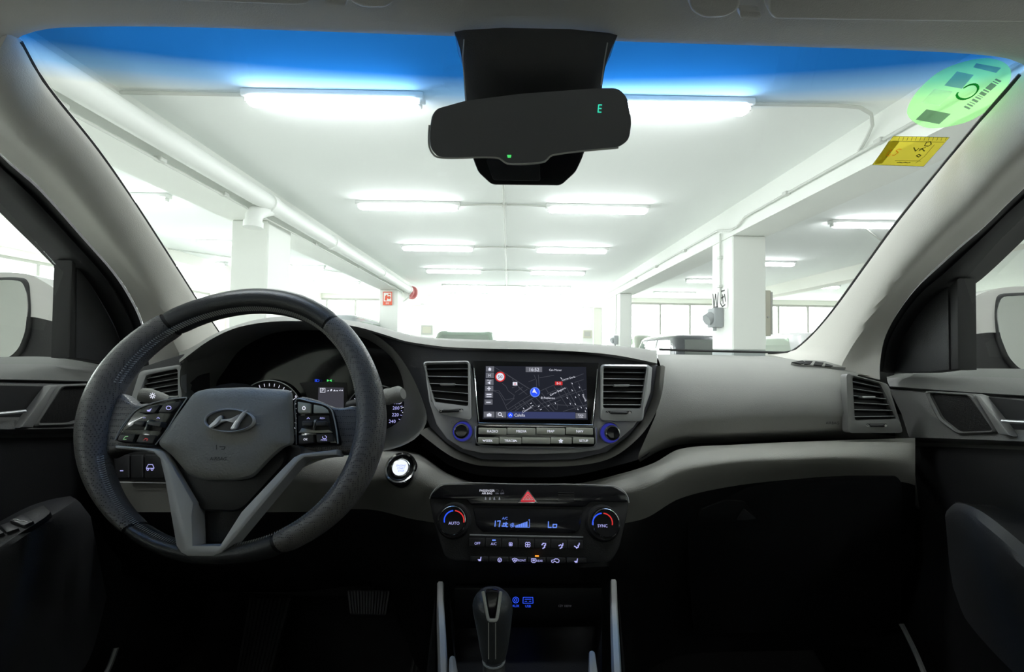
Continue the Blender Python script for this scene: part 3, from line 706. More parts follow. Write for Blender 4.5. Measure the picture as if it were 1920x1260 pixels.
# defroster outlet on the right end of the dash
df = thing('defroster_outlet', 'slotted side window defroster outlet on the right dash top', 'vent', W(1530, 684, .84))
FD = Frame(1530, 686, .821, 66)
plate(FD, rounded(c6((5, 738), (80, 728), (190, 735), (310, 770), (230, 766), (60, 752)), 4), .004, .006, 'surround', 'dash_soft', df, .001)
for q in (((15, 741), (70, 733), (95, 743), (60, 750)), ((85, 735), (125, 736), (110, 752), (80, 752)), ((140, 737), (185, 744), (175, 760), (130, 755)), ((195, 748), (235, 760), (225, 765), (190, 762))):
    plate(FD, c6(*q), .0052, .002, 'slot', 'rubber', df)

# ---------------------------------------------------------------- air vents
def vent(label, F, q, ns, back=0.004, out=.022, frame='silver_soft', fw=4, tab=.5, wheel=None, tabrow=None, fr=None):
    """q = TL, TR, BR, BL of the opening in the face"""
    q = [np.array(p, float) for p in q]
    r = thing('air_vent', label, 'air vent', F.P(*((q[2]+q[3])/2), 0))
    plate(F, [tuple(p) for p in q], back, .004, 'duct', 'rubber', r)
    c = sum(q)/4; outer = [tuple(p+(p-c)/np.linalg.norm(p-c)*fw*1.5) for p in q] if fr is None else fr
    o = rounded(outer, fw*2, 4); i_ = rounded([tuple(p) for p in q], fw*1.2, 4)
    ring(F, o, i_, out, out-.001, 'vent_frame', frame, r, .0015)
    for k in range(ns):
        t = (k+.7)/(ns+.25); a = q[0]*(1-t)+q[3]*t; b = q[1]*(1-t)+q[2]*t
        A, B = F.P(*a, out-.004), F.P(*b, out-.004); up = F.up*.0012; dn = F.n*(-.012)-F.up*.004
        V = [A+up, B+up, B+up+dn, A+up+dn, A-up, B-up, B-up+dn, A-up+dn]
        mk('slat', V, [(0, 1, 2, 3), (7, 6, 5, 4), (0, 4, 5, 1), (1, 5, 6, 2), (2, 6, 7, 3), (3, 7, 4, 0)], 'black_plastic', r, smooth=False)
        tube([A+F.n*.0004, B+F.n*.0004], .0005, 'slat_edge', 'silver_soft', r, seg=5)
        if k == (tabrow if tabrow is not None else ns//2):
            m = a*(1-tab)+b*tab; w_ = abs(b[0]-a[0])*.2
            plate(F, rounded([(m[0]-w_, m[1]-2), (m[0]+w_, m[1]-2), (m[0]+w_*.9, m[1]+2.5), (m[0]-w_*.9, m[1]+2.5)], 1.5), out+.003, .010, 'tab', 'silver', r, .0008)
    if wheel:
        (wu, wv, ww, wh) = wheel
        plate(F, rounded(rect(wu-ww*1.55, wv-wh*1.0, wu+ww*1.55, wv+wh*1.0), 3), out+.0012, .004, 'dial_plate', 'black_plastic', r, .001)
        lathe_x(F, wu, wv, ww, wh*.7, out+.001, 'thumbwheel', 'button_dark', r)
        strips(F, [circ(wu-ww*1.3, wv, 1.8, 10)+[(wu-ww*1.3+1.8, wv)]], .9, out+.0018, 'closed_mark', 'ivory', r)
        patch(F, [circ(wu+ww*1.3, wv, 2.4, 10)], out+.0018, 'open_mark', 'ivory', r)
    return r
def lathe_x(F, u, v, hw, hh, off, name, m, parent):
    k = F.mpp(u, v); c = F.P(u, v, off); V = []; n = 16; st = (-1, -.85, .85, 1)
    for t in st:
        rr = hh*k*(.7 if abs(t) == 1 else 1)
        V += [c+F.r*hw*k*t+(F.up*math.cos(2*math.pi*i/n)+F.n*math.sin(2*math.pi*i/n))*rr for i in range(n)]
    mk(name, V, grid_faces(4, n, True)+[tuple(range(n)), tuple(3*n+i for i in range(n-1, -1, -1))], m, parent)
# centre stack
FS = Frame(1005, 765, .685, 12)
cs = thing('centre_stack', 'silver shield shaped surround of the screen and vents', 'dash panel', FS.P(992, 850, 0))
st_poly = [(795, 684), (877, 682), (885, 692), (893, 745), (897, 797), (1112, 799), (1117, 745), (1122, 692), (1129, 684), (1214, 682), (1224, 689), (1221, 735), (1208, 771), (1189, 800), (1160, 825), (1125, 843), (1075, 850), (992, 852), (905, 850), (868, 842), (838, 823), (818, 796), (804, 752)]
plate(FS, st_poly, .0, .02, 'surround', 'stack_silver', cs, .003)
vent('left centre air vent beside the screen', FS, c2((335, 215), (608, 208), (610, 486), (372, 455)), 5, .002, .013, wheel=(846, 770, 15, 4), tab=.48, tabrow=2, fr=[(792, 678), (881, 676), (884, 788), (822, 776)])
vent('right centre air vent beside the screen, in a bright silver frame', FS, c2((1480, 238), (1756, 242), (1722, 500), (1477, 498)), 6, .002, .013, 'silver', wheel=(1160, 774, 16, 4), tab=.45, tabrow=2, fr=[(1126, 683), (1217, 684), (1206, 790), (1126, 788)])
def vol(u, v, label):
    r = thing('rotary_knob', label, 'knob', FS.P(u, v, 0), 'rotary knobs below the centre vents')
    lathe(FS, u, v, [(20, .0), (20, .004), (18.5, .006), (17, .005)], 'trim_ring', 'silver', r)
    lathe(FS, u, v, [(17, .004), (17, .010), (15.5, .012), (12, .012)], 'light_ring', 'lit_ring', r)
    lathe(FS, u, v, [(13.5, .010), (13.8, .022), (12.8, .026), (11, .0265), (10.3, .024), (3, .0235)], 'knob', 'chrome', r)
    lathe(FS, u, v, [(10.4, .024), (10.2, .0265), (3, .027)], 'cap', 'gloss_black', r)
vol(868, 809, 'black and chrome volume knob glowing blue below the left centre vent')
vol(1142, 812, 'black and chrome tuning knob glowing blue below the right centre vent')
strips(FS, [circ(849, 792, 2.6, 10)+[(851.6, 792)]], 1, .0006, 'power_mark', 'ivory', cs); patch(FS, [[(873, 831), (885, 828), (885, 831)]], .0006, 'volume_mark', 'ivory', cs)
strips(FS, [arc(1140, 812, 24, 120, 60, 8)], 1, .0006, 'dial_mark', 'ivory', cs)
# infotainment
iu = thing('infotainment_unit', 'black navigation screen with two rows of grey buttons', 'navigation screen', FS.P(1005, 838, 0))
plate(FS, rounded([(886, 676), (1124, 680), (1109, 796), (895, 793)], 3), .006, .02, 'bezel', 'gloss_black', iu, .0015)
tube([FS.P(u, v, .0075) for u, v in ((889, 690), (893, 745), (898, 793), (1111, 797), (1116, 745), (1120, 692))], .0009, 'chrome_edge', 'chrome', iu, seg=6)
scr = plate(FS, [(910, 686), (1099, 688), (1102, 787), (905, 786)], .0072, .001, 'screen', 'lit_map', iu)
def spx(*p): return sc(*p)
roads = [[(330, 130), (480, 215), (800, 420)], [(500, 235), (780, 410)], [(850, 230), (880, 300), (880, 400)], [(905, 230), (915, 380)], [(920, 270), (1110, 235)],
         [(930, 440), (1120, 360), (1500, 215)], [(430, 340), (480, 380), (510, 440), (590, 500), (580, 540), (470, 560), (430, 500), (390, 440), (320, 430)], [(320, 440), (390, 470), (440, 560), (500, 690)], [(590, 540), (480, 630)],
         [(500, 690), (680, 570), (860, 460)], [(540, 700), (820, 540)], [(600, 705), (860, 520)], [(640, 390), (760, 490)], [(560, 290), (700, 440)], [(560, 400), (620, 380)], [(600, 460), (700, 390)], [(650, 490), (760, 420)],
         [(870, 530), (1050, 710)], [(900, 500), (1110, 710)], [(950, 470), (1140, 690)], [(1000, 410), (1040, 470)], [(700, 570), (790, 680)], [(760, 600), (860, 700)], [(820, 560), (930, 690)], [(650, 600), (720, 690)], [(600, 640), (640, 690)],
         [(1000, 590), (1530, 420)], [(820, 660), (1120, 540), (1400, 430)], [(860, 700), (1200, 560)], [(1110, 380), (1290, 650)], [(1190, 350), (1400, 690)], [(1270, 390), (1440, 690)], [(1330, 330), (1530, 700)], [(1430, 330), (1540, 560)], [(1100, 620), (1540, 640)], [(1150, 690), (1160, 600)], [(1230, 710), (1540, 620)], [(1020, 480), (1210, 400)], [(780, 320), (860, 290)], [(1380, 330), (1500, 290)], [(960, 560), (1100, 490)]]
strips(FS, [spx(*r_) for r_ in roads], .85, .0076, 'map_roads', 'lit_road', scr)
strips(FS, [spx((a, b), (a+9, b+16)) for a, b in ((1345, 335), (1440, 385), (1345, 425), (1435, 485), (1390, 515), (1280, 525), (1320, 600), (1385, 605), (1420, 675), (1465, 650), (1520, 700), (1125, 595), (710, 665), (1530, 660), (1200, 265))]+[spx((a, b), (a+18, b-9)) for a, b in ((800, 608), (905, 645), (930, 690), (1030, 640), (820, 640))], 1.0, .0078, 'traffic_marks', 'lit_white', scr)
patch(FS, [spx((485, 712), (1390, 722), (1390, 805), (490, 800))], .0079, 'route_bar', 'lit_bar', scr)
def icon(a, b, c, d): return spx((a, b), (c, b), (c, d), (a, d))
for q_ in ((218, 118, 325, 188), (216, 200, 322, 272), (212, 288, 318, 362), (208, 374, 315, 448), (206, 460, 310, 530), (200, 552, 305, 620), (190, 712, 330, 790), (345, 714, 482, 792), (1395, 730, 1535, 800), (740, 125, 955, 195)):
    patch(FS, [icon(*q_)], .008, 'map_button', 'lit_icon', scr)
patch(FS, [spx((245, 155), (268, 132), (292, 155), (285, 155), (285, 175), (252, 175), (252, 155)), spx((235, 335), (275, 315), (275, 355)), icon(232, 404, 284, 416), icon(252, 384, 264, 436), icon(222, 584, 280, 596), icon(230, 742, 290, 775), spx((245, 742), (262, 728), (278, 742)), icon(225, 478, 290, 496), icon(225, 512, 290, 522)], .0083, 'map_symbols', 'lit_white', scr)
strips(FS, [spx(*[(400+22*math.cos(a*.628), 745+20*math.sin(a*.628)) for a in range(11)]), spx((416, 760), (440, 780))], 1.2, .0083, 'zoom_symbol', 'lit_white', scr)
cpt = spx((862, 458))[0]
patch(FS, [circ(*cpt, 9.3, 26)], .0082, 'position_ring', 'lit_bluepale', scr); patch(FS, [circ(*cpt, 7.8, 26)], .0084, 'position_disc', 'lit_blue', scr)
patch(FS, [spx((850, 405), (890, 478), (860, 462), (825, 462))], .0086, 'position_arrow', 'lit_white', scr)
cp2 = spx((540, 758))[0]; patch(FS, [circ(*cp2, 5, 18)], .0082, 'guide_disc', 'lit_blue', scr); strips(FS, [spx((525, 770), (540, 745), (555, 770))], 1, .0085, 'guide_arrow', 'lit_white', scr)
sp0 = spx((405, 255))[0]
patch(FS, [circ(*sp0, 9.6, 26)], .0082, 'limit_rim', 'lit_red', scr); patch(FS, [circ(*sp0, 7.2, 26)], .0084, 'limit_face', 'lit_white', scr); text(FS, '50', *sp0, 6.2, .0086, 'ink', scr)
patch(FS, [icon(570, 325, 630, 370)], .0082, 'hazard_tile', 'lit_white', scr); text(FS, 'A', *spx((600, 348))[0], 4.5, .0084, 'lit_red', scr)
patch(FS, [icon(1125, 318, 1222, 365)], .0082, 'road_shield', 'lit_red', scr); text(FS, 'B-5', *spx((1173, 341))[0], 4, .0084, 'lit_white', scr)
for s_, x_, y_, h_, ro in (('16:52', 848, 160, 6.2, 0), ('Can Moner', 1130, 165, 3.6, 0), ('Carrer Dería', 1300, 275, 3.4, 15), ('Carrer Begurra', 1158, 447, 3.6, 26), ('El Poblenou', 1030, 532, 3.8, 0), ('Casterrill', 755, 685, 3.6, 29), ('Passeig', 1512, 530, 3.4, -62), ('Calella', 660, 758, 5.2, 0), ('Cent.', 1463, 755, 3.4, 0), ('ruta', 1465, 780, 3.2, 0), ('M', 265, 238, 4.4, 0), ('Mute', 262, 302, 2.6, 0)):
    text(FS, s_, *spx((x_, y_))[0], h_, .0086, 'lit_white', scr, rot=ro)
plate(FS, [(897, 794), (1112, 798), (1113, 803), (896, 800)], .009, .006, 'chrome_bar', 'chrome', iu, .001)
plate(FS, rounded([(894, 798), (1115, 802), (1117, 838), (891, 836)], 3), .006, .006, 'button_bed', 'gloss_black', iu, .001)
def key(F, poly, off, name_t, m, parent, u, v, h, tm='lit_white', th=.006, bev=.0008, sx=1.0):
    b = plate(F, rounded(poly, 1.5, 2), off, th, 'button', m, parent, bev)
    if name_t: text(F, name_t, u, v, h, off+.0004, tm, b, sx)
    return b
for (a, b, t_) in ((120, 488, 'RADIO'), (497, 868, 'MEDIA'), (882, 1255, 'MAP'), (1272, 1625, 'NAV')):
    key(FS, sc((a, 922), (b, 930), (b, 1018), (a, 1008)), .011, t_, 'button_grey', iu, *sc(((a+b)/2, 970))[0], 4.6)
for (a, b, t_) in ((112, 388, '  SEEK'), (396, 684, 'TRACK  '), (692, 1062, ''), (1070, 1345, ''), (1362, 1638, 'SETUP')):
    bt = key(FS, sc((a, 1048), (b, 1054), (b, 1138), (a, 1132)), .011, t_, 'button_grey', iu, *sc(((a+b)/2, 1094))[0], 4.2)
    if t_ == '  SEEK': strips(FS, [sc((178, 1085), (195, 1102), (212, 1085))], 1.2, .0115, 'chevron', 'lit_white', bt)
    if t_ == 'TRACK  ': strips(FS, [sc((585, 1106), (604, 1088), (623, 1106))], 1.2, .0115, 'chevron', 'lit_white', bt)
    if a == 692: text(FS, 'JUKEBOX', *sc((877, 1098))[0], 3.6, .0115, 'silver', bt)
    if a == 1070: strips(FS, [[(1051.5+4*math.sin(k*math.pi*.8), 827-4*math.cos(k*math.pi*.8)) for k in range(6)]], .9, .0115, 'star', 'lit_white', bt)
tube([FS.P(u, v, .006) for u, v in sc((75, 905), (85, 1090), (110, 1140), (400, 1178), (900, 1195), (1400, 1190), (1640, 1175), (1662, 1140), (1658, 920))], .0014, 'silver_outline', 'silver', iu, seg=6, n=40)
# right and left end vents
FRV = Frame(1640, 755, .722, 6, 0)
vent('right end air vent beside the passenger door', FRV, c6((338, 820), (488, 858), (585, 1048), (352, 1055)), 6, .002, .014, 'spoke_grey', tab=.45, tabrow=2, wheel=(1644, 798, 13, 4), fr=c6((306, 800), (530, 858), (612, 1122), (318, 1122)))
vent('left end air vent partly hidden by the steering wheel', FLv, [(274, 703), (333, 691), (334, 748), (252, 760)], 5, .002, .012, 'silver_soft', tab=.8, tabrow=4, fr=[(262, 696), (340, 683), (341, 772), (236, 778)])
# ---------------------------------------------------------------- instrument cluster
FCL = Frame(590, 725, .815, 8)
ic = thing('instrument_cluster', 'dark instrument cluster with lit dials behind the steering wheel', 'instruments', FCL.P(590, 825, 0))
plate(FCL, smoothpoly(CI, 60), 0, .02, 'face', 'gloss_black', ic)
for cu_, cv_, rr in ((505, 775, 64), (706, 782, 62)):
    g = lathe(FCL, cu_, cv_, [(rr, .001), (rr, .006), (rr-2, .008), (rr-4, .004), (rr-5, .002)], 'gauge', 'black_plastic', ic, 48)
    strips(FCL, [arc(cu_, cv_, rr-2, 0, 360, 60)], 1.6, .0085, 'gauge_rim', 'silver', g)
    strips(FCL, [[(cu_+(rr-8)*math.cos(a), cv_-(rr-8)*math.sin(a)), (cu_+(rr-13)*math.cos(a), cv_-(rr-13)*math.sin(a))] for a in np.radians(np.arange(-40, 221, 10))], 1, .003, 'tick_marks', 'lit_white', g)
for k, (x_, y_) in enumerate(gl((150, 330), (180, 255), (250, 235), (335, 245), (420, 255), (480, 300), (520, 345))): text(FCL, str(k+1), x_, y_+6, 6, .003, 'lit_white', ic)
for s_, x_, y_ in (('200', 1680, 480), ('220', 1672, 560), ('240', 1635, 640), ('180', 1690, 415), ('60', 1225, 395), ('40', 1180, 440)): text(FCL, s_, *gl((x_, y_))[0], 6, .009, 'lit_violet', ic)
strips(FCL, [gl((1735, 408), (1750, 404)), gl((1735, 462), (1755, 458)), gl((1740, 513), (1752, 512)), gl((1730, 565), (1752, 568)), gl((1712, 612), (1728, 620))], 1, .009, 'tick_marks', 'lit_violet', ic)
plate(FCL, gl((520, 180), (600, 168), (900, 165), (1080, 175), (1100, 470), (640, 470), (600, 300)), .002, .002, 'display_bed', 'button_dark', ic)
sd = plate(FCL, gl((750, 232), (1050, 236), (1050, 480), (740, 480)), .004, .001, 'trip_display', 'lit_panel', ic)
patch(FCL, [gl((768, 240), (832, 240), (832, 294), (768, 294))], .0052, 'gear_tile', 'lit_white', sd); patch(FCL, [gl((774, 246), (826, 246), (826, 288), (774, 288))], .0056, 'gear_field', 'lit_panel', sd); text(FCL, 'P', *gl((800, 267))[0], 6, .006, 'lit_white', sd)
patch(FCL, [gl((845, 278), (875, 262), (875, 278)), gl((890, 278), (893, 262), (905, 252), (915, 262), (905, 278)), gl((925, 278), (942, 258), (958, 278)), gl((965, 278), (965, 264), (985, 270), (985, 278)), gl((995, 270), (1015, 258), (1012, 278)), gl((1025, 262), (1042, 262), (1042, 276), (1025, 276))], .0052, 'status_icons', 'lit_white', sd)
text(FCL, 'D', *gl((742, 150))[0], 5, .006, 'lit_blue', ic, 1.2); strips(FCL, [gl((706, b), (724, b)) for b in (138, 150, 162)], .9, .006, 'beam_mark', 'lit_blue', ic)
patch(FCL, [gl((852, 136), (880, 150), (852, 166)), gl((908, 136), (880, 150), (908, 166))], .006, 'side_light_mark', 'lit_green', ic)
# ---------------------------------------------------------------- start button
FB = Frame(752, 878, .650, 32)
sb = thing('start_button', 'round chrome ringed white engine start button', 'button', FB.P(752, 900, 0))
lathe(FB, 752, 879, [(30, -.02), (30, .004), (28, .007), (25, .006), (24, .002)], 'chrome_ring', 'chrome', sb, 40)
lathe(FB, 752, 879, [(25, .0), (24, .0035), (20, .003), (18, .002)], 'black_ring', 'gloss_black', sb, 40)
lathe(FB, 752, 879, [(18, .001), (17.5, .005), (15.5, .006)], 'inner_ring', 'chrome', sb, 36)
bt = lathe(FB, 752, 879, [(15, .004), (14.5, .007), (10, .0078)], 'button', 'lit_start', sb, 32)
for s_, dv in (('ENGINE', -5), ('START', 0), ('STOP', 5)): text(FB, s_, 752, 878+dv, 3.4, .0086, 'lit_bluepale', bt)
# ---------------------------------------------------------------- climate panel
FC = Frame(992, 985, .628, 22)
cl = thing('climate_panel', 'black climate control panel with lit buttons and two dials', 'climate control', FC.P(992, 1055, 0))
plate(FC, rounded(c3((147, 188), (160, 150), (225, 93), (700, 93), (1300, 106), (1375, 150), (1392, 210), (1378, 300), (1330, 500), (1285, 575), (1100, 590), (700, 590), (290, 570), (240, 545), (175, 330)), 10), 0, .03, 'panel', 'black_plastic', cl, .004)
top = plate(FC, rounded(c3((150, 182), (163, 152), (228, 97), (700, 97), (1298, 110), (1372, 152), (1388, 205), (1150, 200), (1120, 235), (405, 222), (385, 188)), 6), .004, .005, 'gloss_strip', 'gloss_black', cl, .0015)
tube([FC.P(u, v, .0015) for u, v in c3((150, 182), (163, 150), (228, 92), (700, 92), (1300, 105), (1375, 152), (1390, 208))], .0007, 'strip_edge', 'silver_soft', cl, seg=5, n=40)
text(FC, 'PASSENGER', *c3((508, 132))[0], 3.8, .0045, 'lit_white', top, 1.0); text(FC, 'AIR BAG', *c3((508, 149))[0], 3.6, .0045, 'lit_white', top)
strips(FC, [c3(*[(570+10*math.cos(a*.785), 133+7*math.sin(a*.785)) for a in range(9)]), c3((595, 138), (603, 126), (612, 140))], .7, .0045, 'airbag_symbols', 'lit_dim', top)
text(FC, 'ON', *c3((570, 150))[0], 2.8, .0045, 'lit_grey', top); text(FC, 'OFF', *c3((602, 150))[0], 2.8, .0045, 'lit_grey', top)
patch(FC, [c3((x-6, 190), (x+6, 190), (x+3, 176), (x, 170), (x-3, 176)) for x in (499, 526, 553, 585)], .0045, 'belt_symbols', 'lit_grey', top)
for k in range(5): plate(FC, c3((950, 142+k*13), (1048, 144+k*13), (1048, 150+k*13), (950, 148+k*13)), .0048, .001, 'grille_slot', 'rubber', top)
hz = thing('hazard_button', 'red triangular hazard warning button on the climate panel', 'button', FC.P(989, 942, 0))
plate(FC, rounded(c3((762, 122), (828, 212), (697, 212)), 3), .005, .005, 'surround', 'chrome', hz, .001)
hb = plate(FC, rounded(c3((762, 132), (812, 203), (712, 203)), 4), .0085, .006, 'button', 'red_button', hz, .0015)
strips(FC, [c3((762, 152), (793, 190), (731, 190), (762, 152)), c3((762, 168), (777, 184), (747, 184), (762, 168))], 1.0, .009, 'triangle', 'sign_white', hb)
dsp = plate(FC, rounded(c3((420, 240), (1105, 248), (1085, 375), (1050, 398), (480, 390), (440, 350)), 5), .002, .003, 'display', 'gloss_black', cl, .001)
def seg7(pts, m='lit_bluepale', w_=1.5, name='digits'): strips(FC, [c3(*p) for p in pts], w_, .0032, name, m, dsp)
seg7([[(560, 320), (557, 355)], [(572, 322), (590, 320), (583, 357)], [(602, 350), (602, 356)], [(609, 336), (608, 354), (619, 354), (621, 336), (609, 336)], [(636, 338), (627, 338), (626, 356), (636, 356)], [(625, 330), (629, 330)]], 'lit_bluepale', 1.7)
text(FC, 'A/C', *c3((619, 304))[0], 4.4, .0032, 'lit_bluepale', dsp)
strips(FC, [c3(*[(x+6*math.cos(a*1.05), y+6*math.sin(a*1.05)) for a in range(7)]) for x, y in ((658, 344), (668, 340), (660, 354), (671, 352))], .8, .0032, 'fan_symbol', 'lit_bluepale', dsp)
patch(FC, [c3((684+k*11, 358), (693+k*11, 358), (693+k*11, 346-k*3.8), (684+k*11, 350-k*3.8)) for k in range(7)], .0032, 'fan_bars', 'lit_bluepale', dsp)
strips(FC, [c3((684, 360), (772, 360), (772, 312), (765, 316))], .9, .0032, 'fan_outline', 'lit_bluepale', dsp)
seg7([[(890, 325), (888, 361), (908, 361)], [(919, 342), (917, 361), (939, 361), (941, 342), (919, 342)]], 'lit_bluepale', 1.8)
def dial(u, v, t_):
    lathe(FC, u, v, [(33, -.005), (32, .004), (29, .008), (27, .008)], 'dial_collar', 'black_plastic', cl, 40)
    d = lathe(FC, u, v, [(27, .004), (26, .022), (24.5, .025), (23.3, .0255), (22.6, .024), (5, .0235)], 'temperature_dial', 'chrome', cl, 48)
    lathe(FC, u, v, [(23, .0225), (22.6, .0245), (5, .0245)], 'dial_cap', 'gloss_black', d, 40)
    strips(FC, [arc(u, v, 18.5, 190, 97, 14)], 2.2, .0255, 'cold_arc', 'lit_blue', d); strips(FC, [arc(u, v, 18.5, 83, -10, 14)], 2.0, .0255, 'hot_arc', 'lit_red', d)
    text(FC, t_, u, v+5, 5, .0255, 'lit_violet', d)
dial(*c3((303, 318))[0], 'AUTO'); dial(*c3((1226, 334))[0], 'SYNC')
tube([FC.P(u, v, .006) for u, v in c3((400, 408), (700, 414), (1105, 422))], .0011, 'chrome_line', 'silver', cl, seg=6)
def ckey(a, b, y0, y1, th=.006): return plate(FC, rounded(cb((a, y0), (b, y0+(b-a)*.018), (b, y1+(b-a)*.018), (a, y1)), 2, 2), .006, th, 'button', 'black_plastic', cl, .001)
ks = [ckey(-5+k*246, 235+k*246, 65+k*4.5, 200+k*5.5) for k in range(7)]
text(FC, 'OFF', *cb((120, 150))[0], 4.4, .0065, 'lit_violet', ks[0]); text(FC, 'A/C', *cb((366, 156))[0], 4.6, .0065, 'lit_violet', ks[1])
patch(FC, [cb((342, 92), (396, 92), (396, 112), (342, 112))], .0068, 'indicator', 'lit_bluepale', ks[1])
def loops(cx, cy, r_, R_, n_=4): return [cb(*[(cx+R_*math.cos(q*math.pi/2+.8)+r_*math.cos(a*.785), cy+R_*math.sin(q*math.pi/2+.8)+r_*math.sin(a*.785)) for a in range(9)]) for q in range(n_)]
strips(FC, loops(620, 163, 14, 16), .9, .0065, 'fan_down_symbol', 'lit_violet', ks[2]); strips(FC, loops(876, 170, 19, 24), 1.1, .0065, 'fan_up_symbol', 'lit_violet', ks[3])
def seat(cx, cy): return [cb((cx-10, cy+48), (cx+22, cy+28), (cx+14, cy+6)), cb((cx+14, cy+8), (cx+32, cy-2), (cx+34, cy-30))]
strips(FC, seat(1110, 180)+[cb((1088, 175), (1105, 152), (1125, 150))], 1.9, .0065, 'face_flow_symbol', 'lit_violet', ks[4])
strips(FC, seat(1370, 180)+[cb((1342, 186), (1375, 170))], 1.8, .0065, 'two_way_symbol', 'lit_violet', ks[5])
strips(FC, seat(1615, 175)+[cb((1575, 192), (1612, 214))], 1.8, .0065, 'feet_flow_symbol', 'lit_violet', ks[6])
k2 = [ckey(a, b, y, y+78) for a, b, y in ((15, 285, 345), (298, 590, 350), (600, 865, 352), (875, 1150, 356), (1160, 1445, 360), (1460, 1760, 364))]
def hseat(cx, cy): return [cb((cx-25, cy-5), (cx+15, cy-8), (cx+20, cy-40), (cx+34, cy-45), (cx+26, cy+20), (cx-5, cy+22))]
for k_, cx, cy in ((0, 148, 395), (5, 1595, 420)): patch(FC, hseat(cx, cy), .0065, 'seat_heater_symbol', 'lit_violet', k2[k_])
strips(FC, [cb(*[(455+28*math.cos(a*.5236), 400+30*math.sin(a*.5236)) for a in range(13)]), cb((428, 398), (482, 398)), cb((455, 400), (455, 428))], 1.1, .0065, 'wheel_heater_symbol', 'lit_violet', k2[1])
strips(FC, [cb((643, 385), (680, 372), (718, 385), (700, 420), (680, 435), (660, 420), (643, 385)), cb((668, 395), (694, 395)), cb((668, 408), (694, 408))], 1.1, .0065, 'front_demist_symbol', 'lit_violet', k2[2]); text(FC, 'FRONT', *cb((780, 405))[0], 3.6, .0065, 'lit_violet', k2[2])
strips(FC, [cb((932, 380), (998, 382), (998, 425), (980, 438), (950, 438), (932, 425), (932, 380)), cb((950, 398), (980, 398)), cb((950, 412), (980, 412))], 1.1, .0065, 'rear_demist_symbol', 'lit_violet', k2[3]); text(FC, 'REAR', *cb((1053, 412))[0], 3.6, .0065, 'lit_violet', k2[3])
patch(FC, [cb((985, 330), (1043, 331), (1043, 352), (985, 351))], .0068, 'indicator', 'lit_amber', k2[3])
strips(FC, [cb((1235, 430), (1235, 405), (1265, 398), (1290, 382), (1325, 384), (1348, 405), (1342, 432), (1310, 438), (1280, 415), (1255, 438), (1235, 430))], 1.2, .0065, 'recirculation_symbol', 'lit_violet', k2[4])

# ---------------------------------------------------------------- steering wheel
FW = Frame(435, 790, .525, 19)
OC = FW.o
def pl2(u, v, off=0): d = FW.P(u, v, off)-OC; return np.dot(d, FW.r), np.dot(d, FW.up)
sw = thing('steering_wheel', 'black leather steering wheel with perforated grips', 'steering wheel', OC)
outer = c1((820, 30), (1000, 50), (1180, 140), (1300, 295), (1368, 450), (1383, 600), (1352, 760), (1262, 930), (1100, 1085), (900, 1180), (700, 1213), (500, 1190), (300, 1100), (170, 965), (92, 810), (64, 660), (95, 480), (195, 330), (325, 210), (450, 133), (620, 62))
inner = c1((820, 128), (940, 138), (1080, 195), (1170, 290), (1235, 380), (1262, 480), (1262, 600), (1240, 700), (1195, 800), (1140, 890), (1070, 975), (980, 1050), (800, 1108), (640, 1115), (470, 1088), (370, 1062), (290, 1000), (222, 870), (200, 760), (205, 620), (222, 500), (275, 400), (385, 305), (510, 215), (660, 150))
def fit(pts, k=4):
    A = []; B = []
    for u, v in pts:
        x, y = pl2(u, v, .0); t = math.atan2(y, x); A.append([1]+[f(i*t) for i in range(1, k+1) for f in (math.cos, math.sin)]); B.append(math.hypot(x, y))
    c = np.linalg.lstsq(np.array(A), np.array(B), rcond=None)[0]
    return lambda t: float(np.dot(c, [1]+[f(i*t) for i in range(1, k+1) for f in (math.cos, math.sin)]))
fo, fi = fit(outer), fit(inner, 4)
def ang(u, v): x, y = pl2(u, v); return math.atan2(y, x)
def rim(a0, a1, name, m, grow=0.0):
    n = max(6, int((a1-a0)/.05)); V = []; sg = 22
    for i in range(n+1):
        t = a0+(a1-a0)*i/n; ro, ri = fo(t), fi(t); c = (ro+ri)/2; h = (ro-ri)/2+grow
        if i in (0, n): h -= .0012
        er = FW.r*math.cos(t)+FW.up*math.sin(t)
        for j in range(sg):
            b = 2*math.pi*j/sg; V.append(OC+er*(c+h*math.cos(b))+FW.n*(math.sin(b)*(.0165+grow)))
    return mk(name, V, grid_faces(n+1, sg, True), m, sw, angle=60)
aTL = ang(*c1((455, 160))[0]); aTR = ang(*c1((1165, 170))[0]); aBL = ang(*c1((300, 1070))[0])+2*math.pi; aBR = ang(*c1((918, 1095))[0])
rim(aTR+.012, aTL-.012, 'rim_top', 'leather'); rim(aTL+.012, aBL-.012, 'grip', 'leather_perf', .0006); rim(aBR+.012, aTR-.012, 'grip', 'leather_perf', .0006)
rim(aBL+.012, aBR+2*math.pi-.012, 'rim_bottom', 'leather')
rim(0, 2*math.pi, 'rim_core', 'rubber', -.0014)
mb = MB()
for i in range(330):
    t = 2*math.pi*i/330; t2 = t+.011
    if -.42 < math.atan2(math.sin(t), math.cos(t)) < .25 or abs(math.atan2(math.sin(t-math.pi), math.cos(t-math.pi))) < .3: continue
    p = [];
    for q, dz in ((t, .008), (t2, .012)):
        er = FW.r*math.cos(q)+FW.up*math.sin(q); b = 2.55; h = (fo(q)-fi(q))/2+.0008; c = (fo(q)+fi(q))/2
        b2 = math.pi-(.35 if q == t else .75)
        p.append(OC+er*(c+h*math.cos(b2))+FW.n*(math.sin(b2)*.0172))
    d = p[1]-p[0]; s_ = np.cross(d, FW.n); s_ = s_/np.linalg.norm(s_)*.0008
    mb.add([p[0]-s_, p[0]+s_, p[1]+s_, p[1]-s_], [(0, 1, 2, 3)])
mb.obj('stitching', 'thread', sw, smooth=False, kind='stuff')
